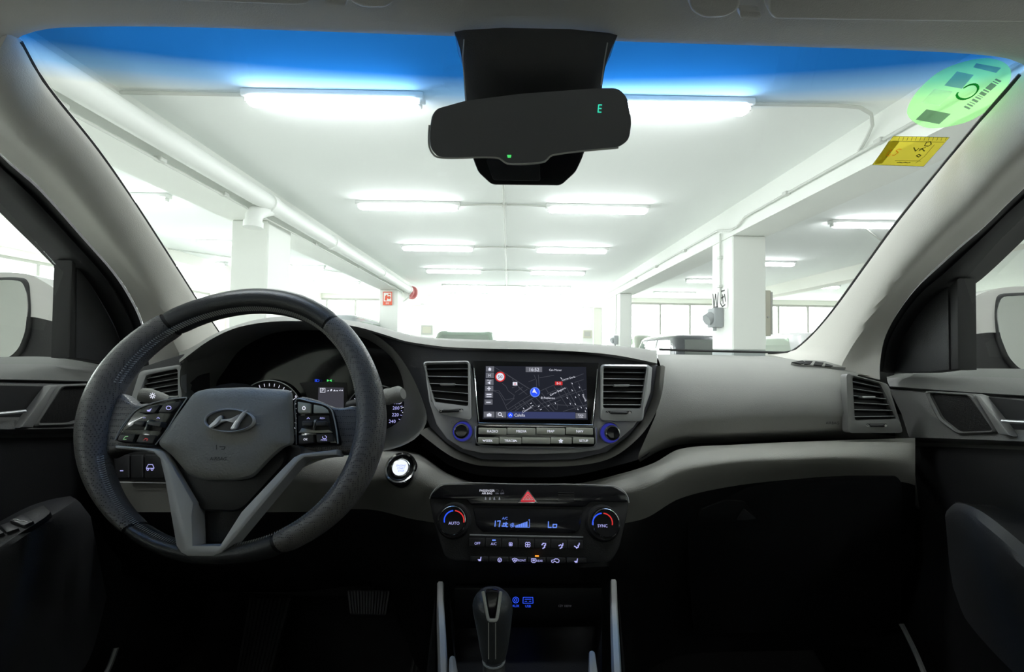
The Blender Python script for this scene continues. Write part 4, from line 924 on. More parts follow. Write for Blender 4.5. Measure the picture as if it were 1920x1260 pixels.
# spokes, pods, hub
plate(FW, rounded(c1((215, 450), (290, 520), (335, 528), (500, 492), (400, 700), (215, 725), (150, 760), (120, 640)), 30, 5), .002, .02, 'spoke', 'leather_perf', sw, .006, 3)
plate(FW, rounded(c1((990, 478), (1090, 502), (1170, 540), (1260, 520), (1290, 600), (1270, 720), (1180, 740), (1000, 712)), 30, 5), .002, .02, 'spoke', 'leather_perf', sw, .006, 3)
plate(FW, rounded(c1((420, 690), (990, 690), (970, 770), (770, 990), (672, 1132), (546, 1132), (545, 960), (450, 780)), 20), -.006, .02, 'hub_back', 'black_plastic', sw, .004)
bz = c1((218, 712), (340, 722), (385, 732), (410, 755), (432, 850), (480, 1130), (500, 1160), (528, 1175), (640, 1175), (672, 1162), (698, 1138), (1008, 768), (1032, 750), (1172, 740), (1172, 716), (1018, 734), (985, 750), (935, 800), (760, 985), (668, 1130), (552, 1130), (548, 1000), (555, 945), (500, 850), (455, 770), (425, 725), (385, 712), (218, 698))
plate(FW, bz, .0172, .022, 'silver_bezel', 'silver_soft', sw, .0025)
podL = smoothpoly(pL((560, 420), (760, 320), (1200, 215), (1590, 165), (1480, 320), (1240, 700), (1080, 960), (950, 1110), (500, 1075), (170, 1010), (230, 880), (360, 680)), 48)
pd = plate(FW, podL, .011, .014, 'switch_pod', 'gloss_black', sw, .003)
tube([FW.P(*p, .0112) for p in pL((160, 1000), (240, 840), (370, 640), (560, 430), (780, 315), (1200, 205), (1580, 160))], .0008, 'pod_edge', 'silver_soft', pd, seg=6, n=40)
tube([FW.P(*p, .0112) for p in pL((1580, 175), (1400, 440), (1180, 800), (960, 1090))], .0008, 'pod_edge', 'silver_soft', pd, seg=6, n=20)
podR = smoothpoly(pR((170, 100), (500, 145), (800, 220), (930, 310), (980, 450), (1040, 750), (1085, 1060), (900, 1090), (190, 1080), (170, 800), (165, 400)), 48)
pd2 = plate(FW, podR, .011, .014, 'switch_pod', 'gloss_black', sw, .003)
tube([FW.P(*p, .0112) for p in pR((180, 1070), (170, 600), (175, 110), (500, 150), (790, 218), (920, 310), (975, 450), (1040, 760), (1075, 1050))], .0008, 'pod_edge', 'silver_soft', pd2, seg=6, n=50)
def wkey(poly, m='button_dark', off=.0145): return plate(FW, rounded(poly, 1.4, 2), off, .005, 'button', m, sw, .0008)
b = wkey(pL((640, 460), (800, 350), (1060, 300), (940, 465)), 'button_dark'); patch(FW, [pL((790, 405), (830, 405), (890, 370), (850, 440), (800, 435))], .015, 'mute_symbol', 'lit_violet', b)
b = wkey(pL((1010, 455), (1110, 298), (1450, 240), (1410, 330), (1250, 458))); strips(FW, [pL(*[(1220+48*math.cos(a*.5236), 365+36*math.sin(a*.5236)) for a in range(13)])], 1.2, .015, 'mode_symbol', 'lit_violet', b)
b = wkey(pL((260, 890), (570, 880), (500, 1040), (200, 1010))); strips(FW, [pL((420, 925), (365, 930), (325, 985), (385, 985))], 1.4, .015, 'call_symbol', 'lit_dimgreen', b)
b = wkey(pL((650, 885), (975, 905), (900, 1065), (570, 1045))); strips(FW, [pL((730, 1000), (760, 965), (810, 980), (790, 1010))], 1.3, .015, 'hang_up_symbol', 'lit_dimred', b)
def rocker(F_, poly, u, v): 
    b = plate(FW, rounded(poly, 2.2, 3), .020, .012, 'rocker', 'button_dark', sw, .002); return b
plate(FW, pL((360, 800), (600, 640), (1150, 640), (1060, 830), (620, 790)), .0122, .001, 'rocker_bed', 'rubber', sw)
rocker(FW, pL((540, 630), (760, 620), (700, 730), (510, 690)), 0, 0); rocker(FW, pL((830, 620), (1080, 640), (1040, 740), (790, 700)), 0, 0)
plate(FW, pL((790, 620), (850, 590), (800, 700), (770, 800), (730, 800)), .017, .006, 'rocker_rib', 'silver', sw, .0006)
text(FW, '<+', *pL((740, 560))[0], 3.2, .0117, 'lit_violet', pd); strips(FW, [pL((985, 575), (1012, 550), (1042, 575))], 1, .0117, 'up_mark', 'lit_violet', pd)
b = wkey(pR((205, 150), (480, 190), (478, 395), (235, 395), (205, 360)), 'button_grey'); strips(FW, [pR(*[(340+30*math.cos(a*.5236), 290+36*math.sin(a*.5236)) for a in range(13)])], 1.2, .015, 'voice_symbol', 'lit_white', b)
wkey(pR((550, 210), (740, 250), (830, 310), (868, 395), (545, 395)), 'button_grey')
b = wkey(pR((225, 870), (545, 855), (555, 1020), (230, 1060))); text(FW, 'OK', *pR((375, 960))[0], 3.8, .015, 'lit_white', b)
b = wkey(pR((610, 850), (935, 830), (975, 1000), (615, 1025))); text(FW, 'MODE', *pR((772, 972))[0], 2.8, .015, 'lit_violet', b); strips(FW, [pR(*[(785+42*math.cos(a*.45), 915+34*math.sin(a*.45)) for a in range(-3, 9)])], 1, .015, 'cruise_symbol', 'lit_violet', b)
plate(FW, pR((215, 450), (880, 450), (900, 640), (940, 790), (220, 830)), .0122, .001, 'rocker_bed', 'rubber', sw)
plate(FW, pR((225, 820), (290, 715), (600, 770), (870, 755), (945, 800), (940, 815)), .0128, .002, 'rocker_lip', 'button_grey', sw, .0005)
rocker(FW, pR((300, 565), (530, 565), (510, 660), (300, 670)), 0, 0); rocker(FW, pR((600, 565), (820, 565), (815, 665), (595, 670)), 0, 0)
plate(FW, pR((545, 600), (560, 540), (615, 530), (575, 640), (530, 760)), .017, .006, 'rocker_rib', 'silver', sw, .0006)
text(FW, 'RES+', *pR((740, 505))[0], 3.2, .0128, 'lit_violet', pd2); strips(FW, [pR((405, 520), (435, 492), (465, 520))], 1, .0128, 'up_mark', 'lit_violet', pd2)
hub = smoothpoly(c1((565, 468), (620, 455), (790, 449), (980, 462), (988, 560), (992, 690), (950, 705), (890, 755), (810, 840), (740, 852), (600, 850), (535, 825), (465, 740), (405, 695), (470, 590)), 70)
hb = dome(FW, rounded(c1((560, 470), (620, 455), (790, 449), (982, 462), (992, 692), (950, 705), (890, 757), (815, 838), (740, 852), (600, 850), (535, 825), (462, 738), (400, 692)), 12, 5), [(1.0, -.006), (1.0, .012), (.985, .017), (.93, .0205), (.8, .0225), (.5, .0235), (.2, .024)], 'airbag_cover', 'airbag', sw, angle=40)
hl2 = dome(FW, rounded(c1((402, 694), (462, 738), (535, 825), (600, 852), (740, 854), (815, 840), (890, 757), (950, 706), (960, 770), (780, 965), (740, 985), (600, 980), (555, 940), (470, 800)), 12, 4), [(1.0, -.006), (1.0, .004), (.95, .008), (.7, .010), (.3, .0105)], 'lower_cover', 'black_plastic', sw, angle=40)
strips(FW, [c1((655, 697), (655, 716)), c1((668, 705), (692, 705), (688, 715), (676, 715))], 1.2, .0245, 'seat_mark', 'rubber', hb)
text(FW, 'AIRBAG', *c1((663, 756))[0], 6, .0243, 'rubber', hb)
em = thing('wheel_emblem', 'chrome oval emblem with a slanted letter on the wheel centre', 'emblem', FW.P(428, 805, .024))
ecu, ecv = c1((708, 592))[0]
ring(FW, circ(ecu, ecv, 47.5, 48, 22.5), circ(ecu, ecv, 44, 48, 19.5), .0275, .005, 'oval_ring', 'emblem_chrome', em, .0012)
plate(FW, circ(ecu, ecv, 45, 48, 20.5), .0252, .003, 'oval_field', 'button_dark', em)
c6b = crop(340, 560, 4.174)
tube([FW.P(*p, .0275) for p in c6b((225, 1012), (270, 985), (300, 955), (318, 925))], [.0005, .0022, .0026, .0012], 'letter_stroke', 'emblem_chrome', em, seg=8, n=12, flat=1.3)
plate(FW, smoothpoly(c6b((212, 1000), (250, 960), (285, 925), (312, 912), (318, 930), (300, 952), (262, 985), (230, 1012)), 30), .0285, .003, 'letter_stroke', 'emblem_chrome', em, .0006)
plate(FW, smoothpoly(c6b((382, 1022), (400, 985), (440, 925), (485, 880), (515, 872), (500, 900), (455, 960), (425, 1015)), 30), .0285, .003, 'letter_stroke', 'emblem_chrome', em, .0006)
plate(FW, smoothpoly(c6b((255, 985), (300, 945), (350, 942), (395, 932), (452, 905), (440, 935), (405, 968), (380, 965), (340, 958)), 36), .0288, .003, 'letter_bar', 'emblem_chrome', em, .0006)
# column + stalks + left switch panel
tube([FW.P(435, 800, -.02), FW.P(440, 800, -.10), W(470, 800, .80)], [.055, .06, .065], 'column_shroud', 'black_plastic', sw, seg=24)
def stalk(label, path, r0, cap):
    s = thing('control_stalk', label, 'stalk', path[0]); tube(path, [r0*.75, r0*.9, r0], 'arm', 'dash_dark', s, seg=14, flat=1.2); return s
ls = stalk('left light stalk with a sun symbol, seen above the switch pod', [W(360, 775, .64), W(330, 764, .625), W(300, 752, .61)], .0085, 0)
k_ = thing('light_switch', 'rotating light switch end of the left stalk, marked with a lamp symbol', 'switch', W(285, 745, .60))
tube([W(308, 752, .612), W(300, 749, .608), W(275, 741, .60), W(264, 739, .598)], [.009, .0095, .0102, .0085], 'sleeve', 'dash_soft', k_, seg=18)
FT = Frame(285, 742, .588, 0); strips(FT, [[(286+2.8*math.cos(a), 742-2.8*math.sin(a)), (286+5.4*math.cos(a), 742-5.4*math.sin(a))] for a in np.arange(0, 6.28, .785)]+[circ(286, 742, 2.3, 10)+[(288.3, 742)]], 1.5, .001, 'lamp_symbol', 'lit_white', k_)  # printed symbol given a glow so it stands out on the sleeve
rs = stalk('right wiper stalk with a ribbed end, seen right of the wheel rim', [W(655, 760, .66), W(690, 752, .645), W(722, 745, .63)], .009, 0)
k_ = thing('wiper_switch', 'ribbed grey end of the right wiper stalk beside the rim', 'switch', W(738, 752, .62))
tube([W(722, 745, .632), W(738, 741, .625), W(740, 741, .624), W(741, 741, .6235), W(752, 739, .62), W(756, 738, .619)], [.0105, .0125, .011, .0125, .0125, .008], 'sleeve', 'dash_soft', k_, seg=20, n=20)
text(Frame(726, 752, .60), 'AUTO', 725, 746, 4, 0, 'ivory', k_, rot=-75)
FK = Frame(262, 870, .70, 10)
kp = thing('switch_panel', 'dark switch panel low on the left, seen through the wheel', 'switch panel', FK.P(262, 900, 0))
plate(FK, rounded([(205, 845), (318, 848), (318, 902), (212, 902)], 4), .004, .02, 'panel', 'black_plastic', kp, .002)
for a, b in ((216, 242), (245, 268), (271, 306)): plate(FK, rounded(rect(a, 853, b, 896), 2), .007, .005, 'button', 'button_dark', kp, .001)
patch(FK, [rect(225, 882, 231, 883.5)], .0075, 'indicator', 'lit_violet', kp)
strips(FK, [[(274, 878), (278, 871), (286, 871), (289, 878), (274, 878)], circ(277, 880, 2, 8)+[(279, 880)], circ(285, 880, 2, 8)+[(287, 880)]], 1.1, .0075, 'car_symbol', 'lit_violet', kp)
tube([FK.P(210, 904, .006), FK.P(318, 906, .006)], .001, 'trim_line', 'silver_soft', kp, seg=5)
# ---------------------------------------------------------------- console and gear lever
cc = thing('centre_console', 'black centre console between two satin side rails', 'console', (0.03, .5, .6))
sd = [(826, 1094, .66), (826, 1130, .62), (829, 1200, .53), (834, 1330, .44)]; sd2 = [(1150, 1090, .66), (1151, 1130, .62), (1154, 1200, .53), (1160, 1330, .44)]
a = [W(*p) for p in sd]; b_ = [W(*p) for p in sd2]
dn = np.array((0, .0, -.10))
grid('tray', [catmull([p+np.array((.012, .02, -.03)) for p in a], 14), catmull([p+np.array((.02, .02, -.08)) for p in a], 14), catmull([p+np.array((-.02, .02, -.08)) for p in b_], 14), catmull([p+np.array((-.012, .02, -.03)) for p in b_], 14)], 'black_plastic', cc)
for p3 in (a, b_):
    s = -1 if p3 is a else 1; n = 14; Q = catmull(p3, n)
    w_ = np.array((.005, 0, 0)); top = [Q-w_-np.array((0, 0, .03)), Q-w_, Q-w_*.6+np.array((0, 0, .003)), Q+w_*.6+np.array((0, 0, .003)), Q+w_, Q+w_-np.array((0, 0, .03))]
    grid('side_rail', [list(r) for r in top], 'silver_soft', cc, angle=50)
    grid('side_wall', [list(Q+np.array((s*.008, 0, -.02))), list(Q+np.array((s*.03, 0, -.25)))], 'black_plastic', cc)
for p3 in ([(848, 1236, .50), (850, 1262, .47), (855, 1340, .42)], [(1110, 1226, .50), (1112, 1262, .47), (1117, 1340, .42)]):
    tube([W(*p) for p in p3], [.0035, .005, .005], 'inner_rail', 'silver_soft', cc, seg=8)
FU = Frame(990, 1130, .69, 8)
us_ = thing('socket_panel', 'black panel behind the gear lever with blue lit sockets', 'socket panel', FU.P(1000, 1150, 0))
plate(FU, rounded([(850, 1102), (1130, 1102), (1124, 1165), (856, 1165)], 6), 0, .01, 'panel', 'black_plastic', us_, .002)
strips(FU, [circ(967, 1125, 5.5, 16)+[(972.5, 1125)], circ(967, 1125, 2.5, 10)+[(969.5, 1125)]], 1.1, .0005, 'audio_symbol', 'lit_blue', us_)
strips(FU, [[(981, 1120), (999, 1120), (999.5, 1131), (980.5, 1131), (981, 1120)], [(984, 1123.5), (996, 1123.5)], [(984, 1127.5), (988, 1127.5)], [(992, 1127.5), (996, 1127.5)]], 1.1, .0005, 'usb_symbol', 'lit_blue', us_)
text(FU, 'AUX', 967, 1136, 4.4, .0005, 'lit_blue', us_); text(FU, 'USB', 990, 1136.5, 4.4, .0005, 'lit_blue', us_); text(FU, '12V 180W', 1059, 1136, 4, .0005, 'lit_dim', us_)
gr = thing('gear_lever', 'leather gear lever with a chrome edged gloss insert', 'gear lever', W(925, 1260, .47))
prof = [(921, 1108, 17), (922, 1110, 24), (923, 1117, 31), (923, 1126, 36), (923.5, 1135, 38), (924, 1145, 37.5), (925, 1165, 34), (926, 1190, 30), (926, 1215, 26), (926, 1236, 21)]
V = []; n = 26
ks_ = .47/FPX; base_y = .47
for u, v, h in prof:
    c = W(u, v, base_y+(1236-v)*.00012)
    for i in range(n):
        t = 2*math.pi*i/n; V.append(c+np.array((math.cos(t)*h*ks_, math.sin(t)*h*ks_*.85, 0)))
mk('grip', V, grid_faces(len(prof), n, True)+[tuple(range(n))], 'leather', gr, angle=60)
FGv = Frame(923, 1150, .447, 18)
ins = cn((478, 268), (560, 258), (618, 268), (610, 330), (590, 480), (572, 540), (520, 540), (505, 480), (488, 330))
plate(FGv, rounded(ins, 4), .0055, .014, 'gloss_insert', 'gloss_black', gr, .002)
for pth in (((455, 262), (478, 380), (500, 500), (515, 545), (540, 550)), ((635, 262), (620, 380), (602, 500), (588, 545), (540, 550))):
    tube([FGv.P(*p, .0055) for p in cn(*pth)], .0016, 'chrome_edge', 'mirror_rim', gr, seg=8, n=20)
mb = MB()
for x in (512, 582):
    for k in range(18):
        A = FGv.P(*cn((x, 580+k*20))[0], .0035-.0005*k); B = FGv.P(*cn((x+1, 592+k*20))[0], .0033-.0005*k)
        mb.box(np.minimum(A, B)-.0004, np.maximum(A, B)+.0004)
mb.obj('stitching', 'thread', gr, smooth=False, kind='stuff')
tube([W(926, 1236, .468), W(926, 1239, .468)], [.0125, .0125], 'collar', 'silver_soft', gr, seg=20)
tube([W(926, 1239, .468), W(926, 1252, .466), W(927, 1275, .46), W(928, 1310, .45)], [.0115, .012, .02, .04], 'boot', 'leather', gr, seg=20, n=14)
# ---------------------------------------------------------------- pedals and footrest
def ribbed(name, label, F, poly, nrib, mrib='pedal_rubber', along='v'):
    r = thing(name, label, 'pedal', F.P(*np.mean(poly, axis=0), 0))
    plate(F, rounded(poly, 5), 0, .012, 'pad', 'rubber', r, .003)
    P = np.array(poly, float)
    for k in range(nrib):
        t = (k+.5)/nrib; a = P[0]*(1-t)+P[1]*t; b = P[3]*(1-t)+P[2]*t; s = (P[1]-P[0])/nrib*.28; d = (b-a)*.06
        plate(F, [tuple(a+d-s), tuple(a+d+s), tuple(b-d+s), tuple(b-d-s)], .004, .004, 'rib', mrib, r)
    return r
FP1 = Frame(690, 1130, .93, 30)
bp = ribbed('brake_pedal', 'wide ribbed black brake pedal beneath the wheel', FP1, [(650, 1106), (732, 1106), (724, 1155), (656, 1153)], 14)
tube([FP1.P(690, 1110, -.01), FP1.P(688, 1080, -.05), FP1.P(688, 1020, -.12)], .012, 'arm', 'black_plastic', bp, seg=8)
FP2 = Frame(800, 1200, .86, 40)
ap = ribbed('accelerator_pedal', 'tall ribbed accelerator pedal beside the console', FP2, [(798, 1114), (824, 1114), (822, 1275), (765, 1275)], 7)
tube([FP2.P(787, 1140, .0), FP2.P(786, 1155, .0)], .007, 'pivot', 'chrome', ap, seg=10)
FP3 = Frame(500, 1190, .98, 45)
ribbed('foot_rest', 'long ribbed foot rest left of the brake pedal', FP3, [(468, 1112), (548, 1112), (505, 1275), (440, 1275)], 10)
for s, q in ((-1, [(218, 1215), (205, 1250), (190, 1280)]), (1, [(1690, 1170), (1715, 1220), (1740, 1280)])):
    t = thing('sill_strip', 'thin metal sill strip at the bottom %s of the footwell' % ('left' if s < 0 else 'right'), 'sill strip', WX(*q[1], s*.66)); tube([WX(*p, s*.66) for p in q], .004, 'strip', 'spoke_grey', t, seg=6, n=8)
# ---------------------------------------------------------------- front doors
def door(s, label, sill_o, sill_i, groove, tr_hi, tr_lo, low):
    r = thing('car_door', label, 'car door', (s*.75, .4, .5)); X = lambda L, x: [WX(u, v, s*x) for u, v in L]
    def rowx(L, x): return catmull(X(L, x), 24)
    def reach(P):    # carry each row back along the door past the frame edge
        P = np.array(P); d = P[0]-P[1]; q = P[0].copy(); q = np.array((P[0][0], -.36, P[0][2])); return np.vstack([[q], P])
    rows = [rowx(sill_o, .80), rowx(sill_o, .79)+np.array((0, 0, .002)), rowx(sill_i, .725), rowx(groove, .715)]
    grid('window_sill', [reach(q) for q in rows], 'door_plastic', r, angle=50)
    rows = [rowx(groove, .715), rowx([(u, v+4) for u, v in groove], .728), rowx([(u, v+8) for u, v in groove], .714), rowx(tr_hi, .708), rowx(tr_lo, .70), rowx([(u, v+4) for u, v in tr_lo], .705), rowx([(u, v+9) for u, v in tr_lo], .725), rowx([(u, v+16) for u, v in tr_lo], .722)]
    grid('trim_band', [reach(q) for q in rows], 'door_plastic', r, angle=40)
    rows = [rowx([(u, v+16) for u, v in tr_lo], .722)]+[rowx(L, x) for L, x in low]
    grid('lower_panel', [reach(q) for q in rows], 'black_plastic', r, angle=60)
    return r
def xm(L): return [(1920-u, v) for u, v in L]
dl = door(-1, 'driver door on the left with tweeter and armrest', [(-10, 672), (100, 672), (212, 690)], [(-10, 700), (100, 703), (210, 709)], [(-10, 711), (100, 713), (208, 716)],
          [(-10, 760), (100, 760), (205, 760)], [(-10, 805), (100, 804), (205, 801)],
          [([(-10, 900), (100, 890), (215, 880)], .71), ([(-10, 1000), (100, 1000), (225, 1000)], .70), ([(-10, 1200), (110, 1180), (235, 1160)], .70), ([(-10, 1400), (120, 1380), (245, 1350)], .72)])
dr = door(1, 'passenger door on the right with tweeter and armrest', [(1930, 694), (1773, 694), (1662, 704)], [(1930, 733), (1800, 725), (1664, 716)], [(1930, 742), (1800, 734), (1668, 724)],
          [(1930, 785), (1800, 780), (1690, 775)], [(1930, 828), (1800, 823), (1704, 820)],
          [([(1930, 900), (1800, 895), (1716, 890)], .71), ([(1930, 1000), (1820, 1000), (1730, 1000)], .70), ([(1930, 1200), (1810, 1180), (1735, 1160)], .70), ([(1930, 1400), (1800, 1380), (1735, 1350)], .72)])
class SidePlane:
    def __init__(s, X, sgn): s.X = X; s.n = np.array((-sgn, 0, 0.0)); s.r = np.array((0, 1.0*sgn*-1, 0)); s.up = np.array((0, 0, 1.0)); s.sg = sgn
    def P(s, u, v, off=0): return WX(u, v, s.X-s.sg*off)
    def mpp(s, u, v): return np.linalg.norm(s.P(u, v+1)-s.P(u, v))
SL = SidePlane(-.708, -1); SR = SidePlane(.708, 1)
def tweeter(F, r, outer, inner):
    o = rounded(outer, 9, 5); i_ = rounded(inner, 8, 5)
    ring(F, o, i_, .010, .012, 'tweeter_frame', 'door_plastic', r, .002); plate(F, i_, .006, .008, 'tweeter_grille', 'grille_black', r)
tweeter(SL, dl, c8((222, 166), (372, 160), (318, 305), (268, 322), (125, 326)), c8((236, 176), (362, 170), (308, 295), (262, 310), (146, 314)))
tweeter(SR, dr, c6((722, 896), (985, 912), (1115, 1122), (905, 1130), (800, 1055)), c6((748, 908), (962, 922), (1096, 1110), (908, 1116), (818, 1045)))
def handle(F, r, cup, spoke, line):
    plate(F, rounded(cup, 6), .004, .006, 'handle_recess', 'rubber', r)
    plate(F, spoke, .016, .014, 'handle_spoke', 'spoke_grey', r, .003)
    tube([F.P(u, v, .018) for u, v in line], .0025, 'door_handle', 'silver', r, seg=8)
handle(SL, dl, c8((-10, 168), (190, 172), (75, 325), (-10, 330)), c8((196, 172), (226, 166), (128, 330), (78, 330)), c8((-20, 278), (40, 272), (95, 266)))
handle(SR, dr, c6((1020, 925), (1270, 950), (1270, 1140), (1190, 1135)), c6((985, 912), (1022, 925), (1190, 1140), (1118, 1128)), c6((1145, 1058), (1200, 1062), (1280, 1066)))
def arm(r, rows, sgn, m='black_plastic'):
    R = [catmull([WX(u, v, sgn*x) for u, v, x in q], 20) for q in rows]; R = [np.vstack([q, [(q[-1][0], -.1, q[-1][2])]]) if sgn > 0 else np.vstack([[(q[0][0], -.1, q[0][2])], q]) for q in R]; return grid('armrest', R, 'dash_dark', r, angle=45)
arm(dl, [[(-20, 985, .71), (49, 950, .71), (85, 938, .71), (132, 930, .70)], [(-20, 1040, .60), (60, 985, .61), (105, 962, .62), (143, 936, .65)], [(-20, 1052, .597), (62, 995, .605), (110, 970, .615), (150, 942, .645)], [(-20, 1075, .60), (70, 1015, .61), (120, 990, .62), (170, 968, .65)], [(-20, 1220, .64), (80, 1180, .645), (140, 1150, .655), (184, 1040, .67)], [(-20, 1330, .70), (90, 1290, .70), (160, 1250, .70), (200, 1120, .70)]], -1, 'door_plastic')
SA = SidePlane(-.60, -1)
FA_ = Frame(50, 985, .56, 62, 14)
sp_ = thing('window_switch_panel', 'black window switch panel on the left door armrest', 'switch panel', FA_.P(40, 990, 0))
plate(FA_, rounded(c8((-30, 730), (60, 668), (165, 622), (195, 650), (170, 672), (-30, 800)), 4), .006, .008, 'panel', 'black_plastic', sp_, .001)
for q in (((35, 682), (85, 660), (128, 684), (90, 702)), ((0, 700), (35, 690), (72, 712), (25, 728)), ((-30, 722), (-5, 712), (15, 728), (-30, 748))):
    kk = plate(FA_, rounded(c8(*q), 1.5), .010, .005, 'button', 'button_dark', sp_, .0012)
strips(FA_, [c8((50, 678), (64, 678), (78, 684), (92, 684), (104, 688)), c8((55, 684), (75, 690))], 1.4, .0105, 'mirror_symbol', 'ivory', sp_)
arm(dr, [[(1775, 958, .66), (1795, 943, .65), (1845, 962, .635), (1940, 1038, .63)], [(1772, 966, .65), (1800, 952, .64), (1850, 988, .615), (1940, 1066, .60)], [(1772, 972, .65), (1800, 960, .638), (1850, 1002, .612), (1940, 1082, .596)], [(1774, 990, .66), (1800, 1000, .65), (1850, 1040, .63), (1940, 1118, .615)], [(1780, 1060, .69), (1800, 1080, .68), (1850, 1120, .67), (1940, 1200, .66)], [(1790, 1120, .705), (1810, 1160, .70), (1860, 1220, .70), (1940, 1300, .70)]], 1)
grid('armrest_cup', [np.vstack([Q, [(Q[-1][0], -.1, Q[-1][2])]]) for Q in [catmull([WX(*q) for q in L], 20) for L in ([(1790, 940, .70), (1842, 945, .71), (1940, 915, .715)], [(1790, 942, .70), (1842, 950, .70), (1940, 960, .715)], [(1795, 944, .655), (1845, 963, .64), (1940, 1040, .635)])]], 'black_plastic', dr)
# door window frames, sail panels, side glass
def seal(r, s, A, B, name='window_frame'):
    n = 30; P = catmull([WX(u, v, s*.705) for u, v in A], n); Q = catmull([WX(u, v, s*.735) for u, v in B], n)
    t = np.array((-s*.012, -.004, 0)); grid(name, [P, P*.75+Q*.25+t, P*.55+Q*.45+t*.3, P*.4+Q*.6+t, P*.1+Q*.9+t, Q, Q+np.array((s*.04, 0, 0))], 'rubber', r, angle=50)
seal(dl, -1, [(-70, 210), (0, 288)]+c4((200, 190), (450, 470), (640, 690), (740, 860), (775, 965), (815, 1130)), [(-70, 280), (0, 347)]+c4((200, 402), (390, 600), (470, 690), (560, 830), (640, 985), (680, 1140)))
seal(dr, 1, [(1990, 290), (1920, 352)]+c6((1060, 0), (900, 130), (700, 320), (580, 480), (510, 620), (485, 790)), [(1990, 345), (1920, 402)]+c6((1200, 0), (905, 292), (760, 400), (660, 520), (585, 650), (552, 800)))
plate(SL, c4((412, 620), (450, 655), (505, 655), (600, 790), (680, 930), (700, 1060), (590, 1150), (408, 1122)), -.030, .02, 'sail_panel', 'sail_black', dl, .004)
plate(SL, c4((388, 596), (412, 612), (412, 1124), (372, 1120)), -.022, .03, 'window_post', 'rubber', dl, .003)
MB().box((-.83, .80, 1.18), (-.79, 1.05, 1.31)).obj('corner_filler', 'rubber', dl, smooth=False); MB().box((.79, .82, 1.18), (.83, 1.05, 1.29)).obj('corner_filler', 'rubber', dr, smooth=False)
plate(SR, c6((555, 800), (590, 640), (680, 480), (800, 345), (852, 322), (858, 785), (760, 798)), -.030, .02, 'sail_panel', 'sail_black', dr, .004)
plate(SR, c6((858, 330), (903, 292), (908, 782), (862, 785)), -.022, .03, 'window_post', 'rubber', dr, .003)
for s, r, q in ((-1, dl, None), (1, dr, None)):
    MB().add([(s*.765, -.36, 1.24), (s*.765, .93, 1.24), (s*.765, .62, 1.52), (s*.70, .40, 1.66), (s*.70, -.36, 1.66)], [(0, 1, 2, 3, 4)]).obj('side_glass', 'clear_glass', r, smooth=False)
# ---------------------------------------------------------------- outside door mirrors
def dmirror(s, label, shell, base, glassp, X):
    F = SidePlane(s*X, s); FM = Frame(*np.mean(glassp, axis=0), .93, 0, -s*8)
    r = thing('door_mirror', label, 'door mirror', FM.P(*np.mean(base, axis=0), 0))
    dome_back(FM, shell, r); plate(FM, rounded(base, 8), .004, .07, 'mirror_base', 'black_plastic', r, .012, 3)
    plate(FM, rounded(shell_rim[s], 14), .012, .03, 'mirror_bezel', 'black_plastic', r, .006, 3)
    plate(FM, rounded(glassp, 12), .0135, .003, 'mirror_glass', 'outer_mirror', r)
def dome_back(F, poly, r):
    P = np.array(rounded(poly, 16, 5), float); c = P.mean(0); n = len(P); V = []
    for k, off in ((1.0, .008), (1.0, -.03), (.93, -.07), (.75, -.10), (.4, -.115)): V += [F.P(*(c+(p-c)*1.0), .0)+0*F.n+F.n*off+(F.P(*(c+(p-c)*k), 0)-F.P(*p, 0)) for p in P]
    mk('mirror_shell', V, grid_faces(5, n, True)+[tuple(4*n+i for i in range(n)), tuple(range(n-1, -1, -1))], 'car_silver', r, angle=50)
shell_rim = {-1: c4((-120, 690), (60, 682), (130, 690), (150, 720), (160, 860), (150, 990), (110, 1090), (60, 1130), (-120, 1150)),
             1: c6((1120, 372), (1380, 360), (1400, 820), (1230, 800), (1160, 720), (1118, 600), (1108, 480))}
dmirror(-1, 'silver door mirror outside the left window', c4((-120, 670), (60, 662), (180, 672), (300, 740), (370, 800), (364, 940), (200, 900), (60, 900), (-120, 900)), c4((60, 860), (210, 885), (364, 945), (364, 1120), (70, 1125), (120, 1060), (150, 960)), c4((-120, 712), (40, 700), (118, 708), (140, 760), (148, 850), (135, 980), (100, 1070), (50, 1118), (-120, 1135)), .95)
dmirror(1, 'silver door mirror outside the right window', c6((908, 440), (985, 385), (1080, 350), (1180, 338), (1400, 335), (1400, 640), (1080, 580), (905, 600)), c6((905, 605), (1070, 560), (1110, 600), (1180, 760), (1210, 788), (905, 782)), c6((1135, 390), (1380, 378), (1395, 800), (1240, 782), (1178, 715), (1132, 600), (1118, 480)), .95)
# ---------------------------------------------------------------- interior mirror, visors, stickers
FM = Frame(995, 240, .50, -25)
im = thing('interior_mirror', 'dark rear view mirror hanging at the top of the windscreen', 'mirror', FM.P(995, 305, 0))
mp = c7((180, 655), (215, 605), (420, 548), (800, 500), (1350, 461), (1480, 460), (1545, 520), (1578, 690), (1560, 825), (1480, 880), (1020, 932), (960, 980), (715, 992), (640, 950), (225, 946), (168, 885), (160, 780))
plate(FM, rounded(mp, 12, 5), 0, .028, 'mirror_case', 'black_plastic', im, .004, 3)
mo = rounded(mp, 12, 5); cc_ = np.mean(mp, axis=0)
plate(FM, [tuple(cc_+(np.array(p)-cc_)*.985) for p in mo], .0015, .002, 'mirror_glass', 'inner_mirror', im)
tube([FM.P(*p, .001) for p in c7((168, 720), (162, 790), (170, 885), (225, 944), (640, 948), (715, 990), (960, 978), (1020, 930), (1480, 878))], .0012, 'rim_edge', 'mirror_rim', im, seg=6, n=70)
text(FM, 'E', *c7((1350, 605))[0], 14, .002, 'lit_teal', im, .9); patch(FM, [c7((707, 928), (737, 928), (733, 948), (711, 948))], .002, 'status_light', 'lit_green', im)
